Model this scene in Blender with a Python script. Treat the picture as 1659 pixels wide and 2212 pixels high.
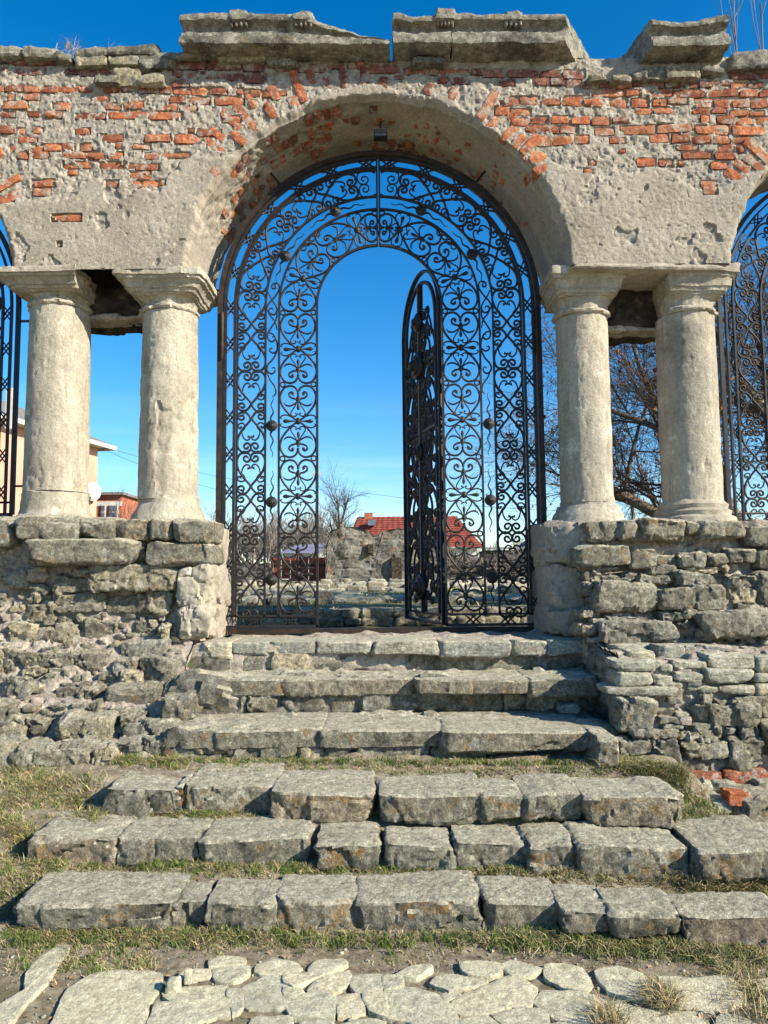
import bpy, math, random
import numpy as np
from mathutils import Matrix, Vector, Euler
PI = math.pi
for o in list(bpy.data.objects): bpy.data.objects.remove(o, do_unlink=True)
S = bpy.context.scene
COL = S.collection
rnd = random.Random(7)

# ------------------------------------------------------------------ camera
W0, H0, FPX = 1659.0, 2212.0, 1593.0
CAMZ = 1.431
PITCH, ROLL = math.radians(4.9), math.radians(-0.55)
cam_d = bpy.data.cameras.new('camera'); cam = bpy.data.objects.new('camera', cam_d); COL.objects.link(cam)
RM = Euler((PI/2+PITCH, 0, 0)).to_matrix() @ Matrix.Rotation(ROLL, 3, 'Z')
cam.matrix_world = Matrix.Translation((0, 0, CAMZ)) @ RM.to_4x4()
cam_d.sensor_fit = 'HORIZONTAL'; cam_d.sensor_width = 36.0; cam_d.lens = 36.0*FPX/W0
cam_d.clip_start = 0.05; cam_d.clip_end = 3000
S.camera = cam
S.render.resolution_x, S.render.resolution_y = 768, 1024

# ------------------------------------------------------------------ sky and sun
SUN_EL, SUN_AZ = math.radians(29.0), math.radians(118.0)   # azimuth clockwise from +Y
SDIR = Vector((math.sin(SUN_AZ)*math.cos(SUN_EL), math.cos(SUN_AZ)*math.cos(SUN_EL), math.sin(SUN_EL)))
wd = bpy.data.worlds.new('World'); S.world = wd; wd.use_nodes = True
nt = wd.node_tree; nt.nodes.clear()
wo = nt.nodes.new('ShaderNodeOutputWorld'); bg = nt.nodes.new('ShaderNodeBackground')
sky = nt.nodes.new('ShaderNodeTexSky'); sky.sky_type = 'NISHITA'; sky.sun_disc = False
sky.sun_elevation = SUN_EL; sky.sun_rotation = SUN_AZ
sky.altitude = 300; sky.air_density = 1.0; sky.dust_density = 0.35; sky.ozone_density = 3.0
hs = nt.nodes.new('ShaderNodeHueSaturation'); hs.inputs['Saturation'].default_value = 1.40
hs.inputs['Hue'].default_value = 0.5; hs.inputs['Value'].default_value = 1.0
nt.links.new(sky.outputs[0], hs.inputs['Color'])
# thin streaky cloud low over the horizon
tc = nt.nodes.new('ShaderNodeTexCoord'); mp = nt.nodes.new('ShaderNodeMapping'); mp.inputs['Scale'].default_value = (1.2, 1.2, 11)
nz = nt.nodes.new('ShaderNodeTexNoise'); nz.inputs['Scale'].default_value = 1.7; nz.inputs['Detail'].default_value = 5; nz.inputs['Roughness'].default_value = .55
nt.links.new(tc.outputs['Generated'], mp.inputs[0]); nt.links.new(mp.outputs[0], nz.inputs['Vector'])
mr = nt.nodes.new('ShaderNodeMapRange'); mr.inputs[1].default_value = .46; mr.inputs[2].default_value = .78; mr.inputs[3].default_value = 0; mr.inputs[4].default_value = .5
nt.links.new(nz.outputs[0], mr.inputs[0])
sp = nt.nodes.new('ShaderNodeSeparateXYZ'); nt.links.new(tc.outputs['Generated'], sp.inputs[0])
mr2 = nt.nodes.new('ShaderNodeMapRange'); mr2.inputs[1].default_value = .05; mr2.inputs[2].default_value = .24; mr2.inputs[3].default_value = 1; mr2.inputs[4].default_value = 0
nt.links.new(sp.outputs[2], mr2.inputs[0])
mu = nt.nodes.new('ShaderNodeMath'); mu.operation = 'MULTIPLY'; nt.links.new(mr.outputs[0], mu.inputs[0]); nt.links.new(mr2.outputs[0], mu.inputs[1])
mx = nt.nodes.new('ShaderNodeMixRGB'); mx.inputs[2].default_value = (5.6, 6.6, 8.0, 1)
nt.links.new(mu.outputs[0], mx.inputs[0]); nt.links.new(hs.outputs[0], mx.inputs[1])
nt.links.new(mx.outputs[0], bg.inputs[0]); bg.inputs[1].default_value = 0.108
nt.links.new(bg.outputs[0], wo.inputs[0])
sl = bpy.data.lights.new('sun', 'SUN'); sl.energy = 5.0; sl.angle = math.radians(.53); sl.color = (1.0, .91, .77)
sun = bpy.data.objects.new('sun', sl); COL.objects.link(sun)
sun.rotation_euler = SDIR.to_track_quat('Z', 'Y').to_euler(); sun.location = SDIR*30
S.view_settings.view_transform = 'Standard'; S.view_settings.look = 'None'
S.view_settings.exposure = 1.03; S.view_settings.gamma = 1.0
S.render.engine = 'CYCLES'

# ------------------------------------------------------------------ picture -> place
def ray(px, py): return RM @ Vector(((px-W0/2)/FPX, -(py-H0/2)/FPX, -1.0))
def at(px, py, Y):
    d = ray(px, py); t = Y/d.y
    return d.x*t, CAMZ+d.z*t
def onz(px, py, z):
    d = ray(px, py); t = (z-CAMZ)/d.z
    return d.x*t, d.y*t

# ------------------------------------------------------------------ numeric noise
def _fin(h, seed):
    h = h + np.uint32((seed*144665+12345) & 0xffffffff)
    h = (h ^ (h >> np.uint32(13)))*np.uint32(1274126177)
    h = (h ^ (h >> np.uint32(15)))*np.uint32(2246822519)
    return (h ^ (h >> np.uint32(16))).astype(np.float64)*(2/4294967295.0)-1
_MUL = np.array([374761393, 668265263, 2147483647], np.uint32)
def vn(P, seed=0):
    P = np.asarray(P, float); F = np.floor(P); f = P-F; r = 0
    u = f*f*f*(f*(f*6-15)+10); w = (1-u, u)
    with np.errstate(over='ignore'):
        I = F.astype(np.int64).astype(np.uint32)*_MUL; J = (I, I+_MUL)
        for dx in (0, 1):
            for dy in (0, 1):
                wxy = w[dx][:, 0]*w[dy][:, 1]; hxy = J[dx][:, 0]+J[dy][:, 1]
                for dz in (0, 1): r = r + _fin(hxy+J[dz][:, 2], seed)*wxy*w[dz][:, 2]
    return r
ROT = np.array(Euler((.6, 1.1, .85)).to_matrix())
def fbm(P, o=4, seed=0, g=.5):
    P = np.asarray(P, float)@ROT; a, r, n = 1.0, 0, 0
    for k in range(o):
        r = r + a*vn(P+17.3*k, seed+k); n += a; a *= g; P = (P*2.07)@ROT
    return r/n*1.6
def facets(P, seed=0):
    """broken-rock relief: jittered cells, each with its own tilted plane and offset; also distance to the cell border"""
    P = np.asarray(P, float)@ROT; I = np.floor(P); n = len(P)
    d1 = np.full(n, 9.0); d2 = np.full(n, 9.0); h = np.zeros(n)
    with np.errstate(over='ignore'):
        for dx in (-1, 0, 1):
            for dy in (-1, 0, 1):
                for dz in (-1, 0, 1):
                    C = I+np.array([dx, dy, dz]); c = (C.astype(np.int64).astype(np.uint32)*_MUL).sum(1, dtype=np.uint32)
                    o = [_fin(c, seed+k) for k in range(7)]
                    S_ = C+.5+.42*np.stack(o[:3], 1); D_ = P-S_; q = np.sqrt((D_**2).sum(1))
                    hh = o[3]*.55+D_[:, 0]*o[4]*.9+D_[:, 1]*o[5]*.9+D_[:, 2]*o[6]*.9
                    m = q < d1; d2 = np.where(m, d1, np.minimum(d2, q)); h = np.where(m, hh, h); d1 = np.where(m, q, d1)
    return h, d2-d1
def sstep(a, b, x):
    t = np.clip((x-a)/(b-a), 0, 1); return t*t*(3-2*t)

# ------------------------------------------------------------------ mesh helpers
def mesh(name, V, F, smooth=False):
    """V (n,3); F (m,4) or (m,3) array, or a list of such arrays / ragged lists"""
    me = bpy.data.meshes.new(name)
    V = np.asarray(V, float)
    Fs = F if isinstance(F, list) and len(F) and isinstance(F[0], np.ndarray) else [F]
    if isinstance(Fs[0], np.ndarray):
        Fs = [f for f in Fs if len(f)]
        loops = np.concatenate([f.ravel() for f in Fs]).astype(np.int32)
        tot = np.concatenate([np.full(len(f), f.shape[1]) for f in Fs]).astype(np.int32)
        st = np.concatenate([[0], np.cumsum(tot)[:-1]]).astype(np.int32)
        me.vertices.add(len(V)); me.vertices.foreach_set('co', V.astype(np.float32).ravel())
        me.loops.add(len(loops)); me.loops.foreach_set('vertex_index', loops)
        me.polygons.add(len(tot)); me.polygons.foreach_set('loop_start', st); me.polygons.foreach_set('loop_total', tot)
        me.update(calc_edges=True)
    else:
        me.from_pydata([tuple(v) for v in V], [], F)
    me.polygons.foreach_set('use_smooth', np.full(len(me.polygons), bool(smooth), dtype=bool))
    if smooth == 2: me.set_sharp_from_angle(angle=math.radians(32))
    return me
def link(name, me, mat=None, parent=None, loc=None):
    o = bpy.data.objects.new(name, me); COL.objects.link(o)
    if mat is not None and me is not None and len(me.materials) == 0: me.materials.append(mat)
    if parent is not None:
        o.parent = parent
        o.matrix_parent_inverse = parent.matrix_world.inverted() if not parent.get('_local') else Matrix()
    if loc is not None: o.location = loc
    return o
def part(name, V, F, mat, parent, smooth=False): return link(name, mesh(name, V, F, smooth), mat, parent)
def tag(o, label, cat, group=None):
    o['label'] = label; o['category'] = cat
    if group: o['group'] = group
    return o
def thing(name, label, cat, loc=(0, 0, 0), group=None):
    o = bpy.data.objects.new(name, None); COL.objects.link(o); o.location = loc; o.empty_display_size = .1
    o.matrix_world = Matrix.Translation(loc)
    return tag(o, label, cat, group)
_bg = {}
def boxgrid(nx, ny, nz):
    k = (nx, ny, nz)
    if k in _bg: return _bg[k]
    idx = {}; V = []; F = []
    def vid(i, j, l):
        q = (i, j, l)
        if q not in idx: idx[q] = len(V); V.append((2*i/nx-1, 2*j/ny-1, 2*l/nz-1))
        return idx[q]
    for i in range(nx):
        for j in range(ny):
            F.append((vid(i, j, 0), vid(i, j+1, 0), vid(i+1, j+1, 0), vid(i+1, j, 0)))
            F.append((vid(i, j, nz), vid(i+1, j, nz), vid(i+1, j+1, nz), vid(i, j+1, nz)))
    for i in range(nx):
        for l in range(nz):
            F.append((vid(i, 0, l), vid(i+1, 0, l), vid(i+1, 0, l+1), vid(i, 0, l+1)))
            F.append((vid(i, ny, l), vid(i, ny, l+1), vid(i+1, ny, l+1), vid(i+1, ny, l)))
    for j in range(ny):
        for l in range(nz):
            F.append((vid(0, j, l), vid(0, j, l+1), vid(0, j+1, l+1), vid(0, j+1, l)))
            F.append((vid(nx, j, l), vid(nx, j+1, l), vid(nx, j+1, l+1), vid(nx, j, l+1)))
    _bg[k] = (np.array(V), np.array(F)); return _bg[k]
def stone_vf(hx, hy, hz, seed, res=.02, p=9, chips=7, rough=.012, chip=.14, flat_top=False, freq=9):
    r = np.random.RandomState(seed)
    n = [int(np.clip(round(2*h/res), 3, 60)) for h in (hx, hy, hz)]
    V0, F = boxgrid(*n)
    V = V0.copy()
    s = (np.abs(V)**p).sum(1)**(1/p); V = V/s[:, None]
    H = np.array([hx, hy, hz]); P = V*H*1.03
    P[:, 0] *= 1+r.uniform(-.07, .07)*V[:, 2]; P[:, 2] *= 1+r.uniform(-.1, .1)*V[:, 0]; P[:, 1] *= 1+r.uniform(-.08, .08)*V[:, 0]
    m = min(hx, hz, hy)
    for k in range(chips):
        nn = r.normal(size=3)
        nn[1] = -abs(nn[1])*1.1
        if flat_top: nn[2] *= .5
        nn /= np.linalg.norm(nn)
        d = P@nn; top = d.max(); cut = top - m*r.uniform(.1, 1.0)*chip*4*.5
        ov = d-cut; P = P - nn[None]*np.where(ov > 0, ov, 0)[:, None]
    off = r.uniform(0, 100, 3)
    a = np.stack([fbm(P*freq*.8+off+31*i, 3, seed % 97+i*7, .5) for i in range(3)], 1)
    if flat_top: a[:, 2] *= np.where(V[:, 2] > .8, .35, 1)
    P = P + a*rough*.5
    big = float(np.clip(.55/max(hx, hz), 3.0, 14)); h1, e1 = facets(P*big+off, seed % 991); h2 = facets(P*big*2.6+off+5, seed % 977+3)[0] if max(hx, hz) > .055 else 0
    fine = fbm(P*freq*6+off, 3, seed % 89+3, .7)
    dn = np.where(np.abs(V0) > .93, V0, V0*.3); dn /= np.linalg.norm(dn, axis=1)[:, None]+1e-9
    k = np.where(V[:, 2] > .85, .28, 1.0) if flat_top else 1.0
    P = P + dn*((h1*rough*1.25+h2*rough*.55)*k+fine*rough*.38*np.where(k < 1, .7, 1)-rough*.5*(1-sstep(0, .06, e1))*k)[:, None]
    return P, F
_sd = [1000]
def stone(name, X0, X1, Y0, Y1, Z0, Z1, mat, parent, smooth=2, tilt=0, **kw):
    _sd[0] += 1
    P, F = stone_vf((X1-X0)/2, (Y1-Y0)/2, (Z1-Z0)/2, _sd[0], **kw)
    if tilt:
        c, s = math.cos(tilt), math.sin(tilt); x, z = P[:, 0].copy(), P[:, 2].copy()
        P[:, 0] = c*x-s*z; P[:, 2] = s*x+c*z
    c = Vector(((X0+X1)/2, (Y0+Y1)/2, (Z0+Z1)/2))
    o = link(name, mesh(name, P, F, smooth), mat, parent)
    o.matrix_world = Matrix.Translation(c); 
    if parent is not None:
        o.matrix_parent_inverse = Matrix(); o.location = c-parent.location
    return o
def segs_vf(A, B, ra, rb, n):
    """independent tapered prisms from A to B"""
    A = np.asarray(A, float); B = np.asarray(B, float); ra = np.asarray(ra, float); rb = np.asarray(rb, float)
    d = B-A; L = np.linalg.norm(d, axis=1)+1e-9; d = d/L[:, None]
    up = np.where(np.abs(d[:, 2:3]) < .9, np.array([[0, 0, 1.0]]), np.array([[1.0, 0, 0]]))
    u = np.cross(d, up); u /= np.linalg.norm(u, axis=1)[:, None]; v = np.cross(d, u)
    m = len(A); V = np.zeros((m, 2*n, 3))
    for k in range(n):
        w = math.cos(2*PI*k/n)*u+math.sin(2*PI*k/n)*v
        V[:, k] = A+w*ra[:, None]; V[:, n+k] = B+w*rb[:, None]
    F = np.array([[k, (k+1) % n, n+(k+1) % n, n+k] for k in range(n)])
    return V.reshape(-1, 3), (F[None]+(np.arange(m)*2*n)[:, None, None]).reshape(-1, 4)
def join_vf(L):
    V = []; F = []; o = 0
    for v, f in L:
        V.append(v); F.append(np.asarray(f)+o); o += len(v)
    return np.concatenate(V), np.concatenate(F)
def box_vf(x0, x1, y0, y1, z0, z1):
    V = np.array([(x0, y0, z0), (x1, y0, z0), (x1, y1, z0), (x0, y1, z0), (x0, y0, z1), (x1, y0, z1), (x1, y1, z1), (x0, y1, z1)], float)
    return V, np.array([(0, 3, 2, 1), (4, 5, 6, 7), (0, 1, 5, 4), (1, 2, 6, 5), (2, 3, 7, 6), (3, 0, 4, 7)])
def grid_f(nu, nv):
    i, j = np.meshgrid(np.arange(nu-1), np.arange(nv-1), indexing='ij'); a = (i*nv+j).ravel()
    return np.stack([a, a+nv, a+nv+1, a+1], 1)

# ------------------------------------------------------------------ materials
def mat(name, ramp, scale=6, detail=8, rough=.9, obj=None, spots=(), bumps=(), attr=None, metal=0, spec=.3, stretch=None, mixattr=None, top=None, streaks=(), grain=0):
    m = bpy.data.materials.new(name); m.use_nodes = True; t = m.node_tree; t.nodes.clear(); N = t.nodes.new; L = t.links.new
    out = N('ShaderNodeOutputMaterial'); b = N('ShaderNodeBsdfPrincipled'); L(b.outputs[0], out.inputs[0])
    geo = N('ShaderNodeNewGeometry'); pos = geo.outputs['Position']
    if stretch:
        q = N('ShaderNodeMapping'); q.inputs['Scale'].default_value = stretch; L(pos, q.inputs[0]); pos2 = q.outputs[0]
    else: pos2 = pos
    def noise(sc, det=6, ro=.6, p=None):
        n = N('ShaderNodeTexNoise'); n.inputs['Scale'].default_value = sc; n.inputs['Detail'].default_value = det; n.inputs['Roughness'].default_value = ro
        L(p or pos, n.inputs['Vector']); return n.outputs[0]
    def ramper(fac, stops, sq=.55):
        r = N('ShaderNodeValToRGB'); e = r.color_ramp.elements
        while len(e) < len(stops): e.new(.5)
        for k, (p_, c) in enumerate(stops): e[k].position = (.5+(p_-.5)*sq); e[k].color = (*c, 1)
        L(fac, r.inputs[0]); return r.outputs[0]
    col = ramper(noise(scale, detail, .65, pos2), ramp)
    if mixattr:
        an, ramp2, sc2 = mixattr
        a = N('ShaderNodeAttribute'); a.attribute_name = an
        c2 = ramper(noise(sc2, 8, .65), ramp2)
        x = N('ShaderNodeMixRGB'); L(a.outputs['Fac'], x.inputs[0]); L(col, x.inputs[1]); L(c2, x.inputs[2]); col = x.outputs[0]
    if attr:
        a = N('ShaderNodeAttribute'); a.attribute_name = attr
        x = N('ShaderNodeMixRGB'); x.blend_type = 'MULTIPLY'; x.inputs[0].default_value = 1; L(col, x.inputs[1]); L(a.outputs['Color'], x.inputs[2]); col = x.outputs[0]
    if obj:
        oi = N('ShaderNodeObjectInfo'); oc = ramper(oi.outputs['Random'], obj, 1.0)
        x = N('ShaderNodeMixRGB'); x.blend_type = 'MULTIPLY'; x.inputs[0].default_value = 1; L(col, x.inputs[1]); L(oc, x.inputs[2]); col = x.outputs[0]
    for (sc, lo, hi, c, k) in streaks:
        q = N('ShaderNodeMapping'); q.inputs['Scale'].default_value = (1, 1, .12); L(pos, q.inputs[0])
        r = N('ShaderNodeMapRange'); r.inputs[1].default_value = lo; r.inputs[2].default_value = hi; r.inputs[4].default_value = k
        L(noise(sc, 6, .65, q.outputs[0]), r.inputs[0])
        x = N('ShaderNodeMixRGB'); L(r.outputs[0], x.inputs[0]); L(col, x.inputs[1]); x.inputs[2].default_value = (*c, 1); col = x.outputs[0]
    for (sc, lo, hi, c, k) in spots:
        r = N('ShaderNodeMapRange'); r.inputs[1].default_value = lo; r.inputs[2].default_value = hi; r.inputs[4].default_value = k
        L(noise(sc, 7, .7), r.inputs[0])
        x = N('ShaderNodeMixRGB'); L(r.outputs[0], x.inputs[0]); L(col, x.inputs[1]); x.inputs[2].default_value = (*c, 1); col = x.outputs[0]
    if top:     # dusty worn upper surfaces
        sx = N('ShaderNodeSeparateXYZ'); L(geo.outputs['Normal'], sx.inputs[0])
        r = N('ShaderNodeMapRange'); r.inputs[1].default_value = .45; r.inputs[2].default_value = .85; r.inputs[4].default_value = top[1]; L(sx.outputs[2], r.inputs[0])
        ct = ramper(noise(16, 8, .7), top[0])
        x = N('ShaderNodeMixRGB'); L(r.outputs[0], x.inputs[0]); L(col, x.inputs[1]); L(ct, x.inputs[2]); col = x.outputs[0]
    for gs, ga in ((38, grain*.8), (95, grain)):
        if not grain: break
        r = N('ShaderNodeMapRange'); r.inputs[1].default_value = .36; r.inputs[2].default_value = .64; r.inputs[3].default_value = 1-ga; r.inputs[4].default_value = 1+ga*.8
        L(noise(gs, 4, .7), r.inputs[0])
        x = N('ShaderNodeMixRGB'); x.blend_type = 'MULTIPLY'; x.inputs[0].default_value = 1; L(col, x.inputs[1]); L(r.outputs[0], x.inputs[2]); col = x.outputs[0]
    L(col, b.inputs['Base Color'])
    b.inputs['Roughness'].default_value = rough; b.inputs['Metallic'].default_value = metal
    b.inputs['Specular IOR Level'].default_value = spec
    prev = None
    for (sc, st, dist) in bumps:
        bp = N('ShaderNodeBump'); bp.inputs['Strength'].default_value = st; bp.inputs['Distance'].default_value = dist
        L(noise(sc, 8, .7), bp.inputs['Height'])
        if prev: L(prev, bp.inputs['Normal'])
        prev = bp.outputs[0]
    if prev: L(prev, b.inputs['Normal'])
    return m
G = lambda v, w=0: (v*(1+w), v, v*(1-w*1.6))
DARKL = (.045, .043, .036); OCH = (.30, .17, .04); PALE = (.50, .47, .40); MOSS = (.07, .085, .025)
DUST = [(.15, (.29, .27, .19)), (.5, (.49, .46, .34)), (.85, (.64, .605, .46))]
M_stone = mat('grey_stone', [(.15, (0.113, 0.107, 0.081)), (.5, (0.243, 0.230, 0.175)), (.85, (0.382, 0.363, 0.277))], 24, rough=.94,
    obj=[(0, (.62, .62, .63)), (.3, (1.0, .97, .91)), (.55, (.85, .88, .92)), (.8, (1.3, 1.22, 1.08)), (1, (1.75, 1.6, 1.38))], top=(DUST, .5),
    spots=[(9, .58, .66, OCH, .45), (4, .55, .65, DARKL, .65), (5.5, .57, .64, (.46, .44, .36), .7)], grain=0.38, bumps=[(30, 1, .024), (110, 1, .013)])
M_step = mat('step_stone', [(.15, (0.126, 0.119, 0.088)), (.5, (0.249, 0.234, 0.176)), (.85, (0.379, 0.355, 0.273))], 26, rough=.94,
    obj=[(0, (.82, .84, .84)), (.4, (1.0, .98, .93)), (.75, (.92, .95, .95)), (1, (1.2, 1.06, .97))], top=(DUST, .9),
    spots=[(8, .56, .63, OCH, .65), (5, .545, .635, DARKL, .7), (7, .58, .64, (.50, .475, .395), .6), (60, .60, .66, (.08, .075, .06), .5)], grain=0.36, bumps=[(30, 1, .024), (110, 1, .013)])
M_flag = mat('flagstone', [(.15, (.40, .375, .265)), (.5, (.51, .485, .355)), (.85, (.61, .58, .43))], 22, rough=.94,
    obj=[(0, (.84, .85, .84)), (.5, (1, .99, .95)), (1, (1.1, 1.05, .96))],
    spots=[(14, .56, .66, (.29, .25, .16), .5), (70, .60, .66, (.16, .15, .11), .6), (3.2, .55, .66, (.34, .32, .25), .55)], grain=0.24, bumps=[(45, 1, .010), (140, .9, .005)])
M_slate = mat('grey_slate', [(.15, (0.162, 0.157, 0.125)), (.5, (0.335, 0.326, 0.260)), (.85, (0.497, 0.482, 0.385))], 18, rough=.93, stretch=(1, 1, 4),
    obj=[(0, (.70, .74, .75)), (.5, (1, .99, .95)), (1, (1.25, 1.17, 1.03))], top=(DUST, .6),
    spots=[(8, .57, .66, (.38, .27, .15), .5), (5, .55, .66, DARKL, .5)], grain=0.34, bumps=[(40, 1, .014), (140, .9, .006)])
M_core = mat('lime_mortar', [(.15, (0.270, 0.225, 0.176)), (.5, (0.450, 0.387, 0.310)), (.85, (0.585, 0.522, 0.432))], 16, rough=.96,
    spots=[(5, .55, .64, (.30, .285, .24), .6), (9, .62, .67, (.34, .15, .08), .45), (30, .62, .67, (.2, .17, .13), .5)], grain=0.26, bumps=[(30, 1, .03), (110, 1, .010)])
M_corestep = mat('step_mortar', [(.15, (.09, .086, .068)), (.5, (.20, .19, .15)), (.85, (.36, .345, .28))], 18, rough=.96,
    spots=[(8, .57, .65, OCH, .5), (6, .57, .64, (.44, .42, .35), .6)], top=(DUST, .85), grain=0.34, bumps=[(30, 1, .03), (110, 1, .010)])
M_plaster = mat('weathered_plaster', [(.12, (0.241, 0.213, 0.166)), (.42, (0.326, 0.289, 0.224)), (.62, (0.376, 0.332, 0.259)), (.88, (0.420, 0.374, 0.296))], 2.2, 10, rough=.96,
    mixattr=('expo', [(.15, (.20, .175, .135)), (.5, (.35, .312, .248)), (.85, (.48, .44, .36))], 14),
    spots=[(1.3, .51, .62, (.29, .275, .235), .6), (2.6, .58, .70, (.49, .36, .27), .4), (24, .63, .68, (.40, .19, .11), .35), (60, .63, .68, (.20, .18, .14), .5)],
    grain=0.20, bumps=[(55, 1, .011), (150, 1, .006)])
M_brick = mat('old_brick', [(.15, (.18, .055, .03)), (.5, (.39, .13, .06)), (.85, (.54, .225, .11))], 20, rough=.95,
    obj=[(0, (.6, .55, .6)), (.25, (.85, .8, .8)), (.5, (1.1, 1.0, .85)), (.75, (1.15, 1.25, 1.15)), (.9, (.9, 1.0, 1.05)), (1, (1.0, 1.25, 1.4))],
    spots=[(9, .53, .60, (.42, .375, .30), .8), (30, .58, .64, (.44, .40, .32), .5), (7, .60, .68, (.10, .05, .035), .6)], grain=0.26, bumps=[(35, 1, .016), (110, 1, .008)])
M_brickdark = mat('red_top_brick', [(.15, (.11, .042, .03)), (.5, (.225, .085, .06)), (.85, (.34, .16, .115))], 20, rough=.95,
    obj=[(0, (.7, .65, .65)), (.5, (1, 1, 1)), (1, (1.25, 1.2, 1.1))],
    spots=[(9, .50, .59, (.36, .325, .26), .85), (30, .57, .64, (.36, .33, .27), .5)], grain=0.26, bumps=[(35, 1, .016), (110, 1, .008)])
M_col = mat('column_limestone', [(.12, (0.277, 0.247, 0.182)), (.42, (0.374, 0.335, 0.254)), (.62, (0.428, 0.389, 0.298)), (.88, (0.471, 0.430, 0.340))], 3.0, 10, rough=.93,
    streaks=[(7, .50, .62, (.30, .27, .205), .8), (20, .55, .64, (.21, .19, .14), .55)],
    spots=[(1.7, .53, .62, (.29, .265, .215), .65), (45, .62, .67, (.19, .165, .125), .6), (2.7, .60, .68, (.36, .27, .12), .5), (2.0, .57, .66, (.15, .14, .115), .6), (6, .60, .64, (.60, .565, .47), .55)], grain=0.16, bumps=[(40, 1, .010), (140, 1, .005)])
M_corn = mat('cornice_stone', [(.15, (0.123, 0.114, 0.088)), (.5, (0.255, 0.238, 0.185)), (.85, (0.396, 0.370, 0.295))], 14, 10, rough=.95,
    spots=[(2.4, .52, .62, (.06, .057, .045), .75), (6, .58, .67, (.32, .22, .09), .5), (10, .57, .65, (.46, .44, .36), .55)], grain=0.34, bumps=[(35, 1, .020), (120, 1, .009)])
M_darkmas = mat('dark_masonry', [(.3, (.02, .016, .012)), (.6, (.06, .045, .032)), (.8, (.15, .115, .08))], 9, rough=.95, bumps=[(30, .9, .015)])  # near-black brown, for the lintel beams and the boxes on the ruin
M_iron = mat('wrought_iron', [(.3, (.008, .0073, .007)), (.7, (.019, .016, .0135))], 20, rough=.55, metal=.0, spec=.35, spots=[(26, .60, .72, (.06, .032, .018), .4)], bumps=[(90, .25, .002)])
M_rust = mat('rusty_frame', [(.3, (.016, .012, .0095)), (.7, (.042, .029, .019))], 14, rough=.6, metal=.2, spots=[(9, .55, .7, (.11, .06, .03), .5)], bumps=[(70, .4, .003)])
M_soil = mat('dry_soil', [(.2, (.17, .135, .085)), (.5, (.30, .252, .17)), (.8, (.42, .365, .26))], 22, rough=.97,
    spots=[(3.2, .52, .66, (.13, .13, .05), .6), (50, .64, .72, (.42, .38, .30), .7), (17, .62, .72, (.10, .075, .045), .5)], bumps=[(30, 1, .025), (130, 1, .008)])
M_grass = mat('grass_blades', [(.3, (.8, .8, .8)), (.7, (1.1, 1.1, 1.1))], 3, rough=.7, attr='tint', spec=.2)
M_bark = mat('grey_bark', [(.3, (.085, .066, .048)), (.7, (.20, .165, .125))], 16, rough=.95, bumps=[(40, .8, .02)])
M_twig = mat('brown_twigs', [(.3, (.045, .034, .026)), (.7, (.11, .085, .064))], 8, rough=.9)
M_far = mat('far_bare_twigs', [(.3, (.16, .135, .115)), (.7, (.26, .225, .19))], .3, rough=.95)
M_seed = mat('dried_seed_clusters', [(.3, (.13, .055, .025)), (.7, (.28, .13, .06))], 12, rough=.9)
# ------------------------------------------------------------------ main measures
YW, YB, YG, YC = 5.43, 6.28, 5.92, 5.76          # wall front, wall back, gate plane, column axis
ZL = .973                                         # landing level
XA, ZA = at(815, 606, YW)                         # centre of the middle arch
RA = at(815, 213, YW)[1]-ZA                       # its radius
ZI = at(230, 583, YW)[1]                          # underside of the wall on the piers
XLa, XRa = at(22, 580, YW)[0], at(1585, 575, YW)[0]
RL, RR = 1.36, 1.22
ARCH = [(XA, ZA, RA), (XLa-RL, ZA, RL), (XRa+RR, ZA, RR)]
ZT = at(230, 133, YW)[1]-.01                      # top of the masonry

# ------------------------------------------------------------------ bricks seen in the wall face (picture rectangles)
B1 = """50,325,155,375 160,325,270,375 270,335,330,370 0,385,55,430 60,390,160,430 163,390,262,430 375,392,462,430 466,395,555,440 572,400,665,440 790,390,860,435
0,490,22,530 25,490,135,530 138,500,232,537 236,500,335,537 338,498,432,535 436,495,462,530 466,497,535,530 600,495,690,537 697,495,785,533 797,493,893,540 900,497,995,543 1000,505,1100,545 1105,508,1205,550 1208,510,1318,550 1370,515,1405,545 1410,520,1510,560 1512,525,1602,565 1605,525,1659,553
40,540,85,580 130,540,228,580 520,543,628,583 980,557,1083,597 1095,560,1220,603 1240,560,1415,605 15,585,160,630 305,590,410,637 610,595,700,632 716,588,825,632 950,595,1025,640 1040,612,1147,647
5,645,90,680 160,645,230,675 255,645,355,683 435,655,612,693 625,640,855,685 860,645,1057,690 1280,668,1395,710 0,730,92,778 95,740,145,778 195,740,245,775 432,742,522,780 1085,745,1120,770 1135,750,1278,790
110,790,215,822 580,780,712,820 835,778,990,822 1010,780,1180,830 50,838,105,875 108,838,150,875 178,838,252,880 256,832,360,875 362,832,428,872 455,833,542,873 548,838,588,870 668,828,700,860 770,835,870,865
98,880,165,925 190,880,280,920 355,882,398,912 400,880,500,915 505,880,610,925 620,880,712,922 838,880,935,920 940,885,1100,915 362,932,558,972 578,932,772,975 780,950,920,985 390,985,445,1010 752,990,870,1035
180,1040,320,1080 612,1045,690,1085 750,1047,820,1090 825,1045,920,1087 922,1045,960,1075 190,1090,292,1133 788,1200,880,1243 300,1248,478,1283 335,1405,362,1430
1000,350,1195,400 1207,355,1400,405 1405,365,1525,410 1000,410,1055,450 1085,415,1300,455 1303,415,1415,465 1418,420,1540,480 985,455,1100,500 1290,320,1340,350 1600,375,1659,410"""
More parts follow.
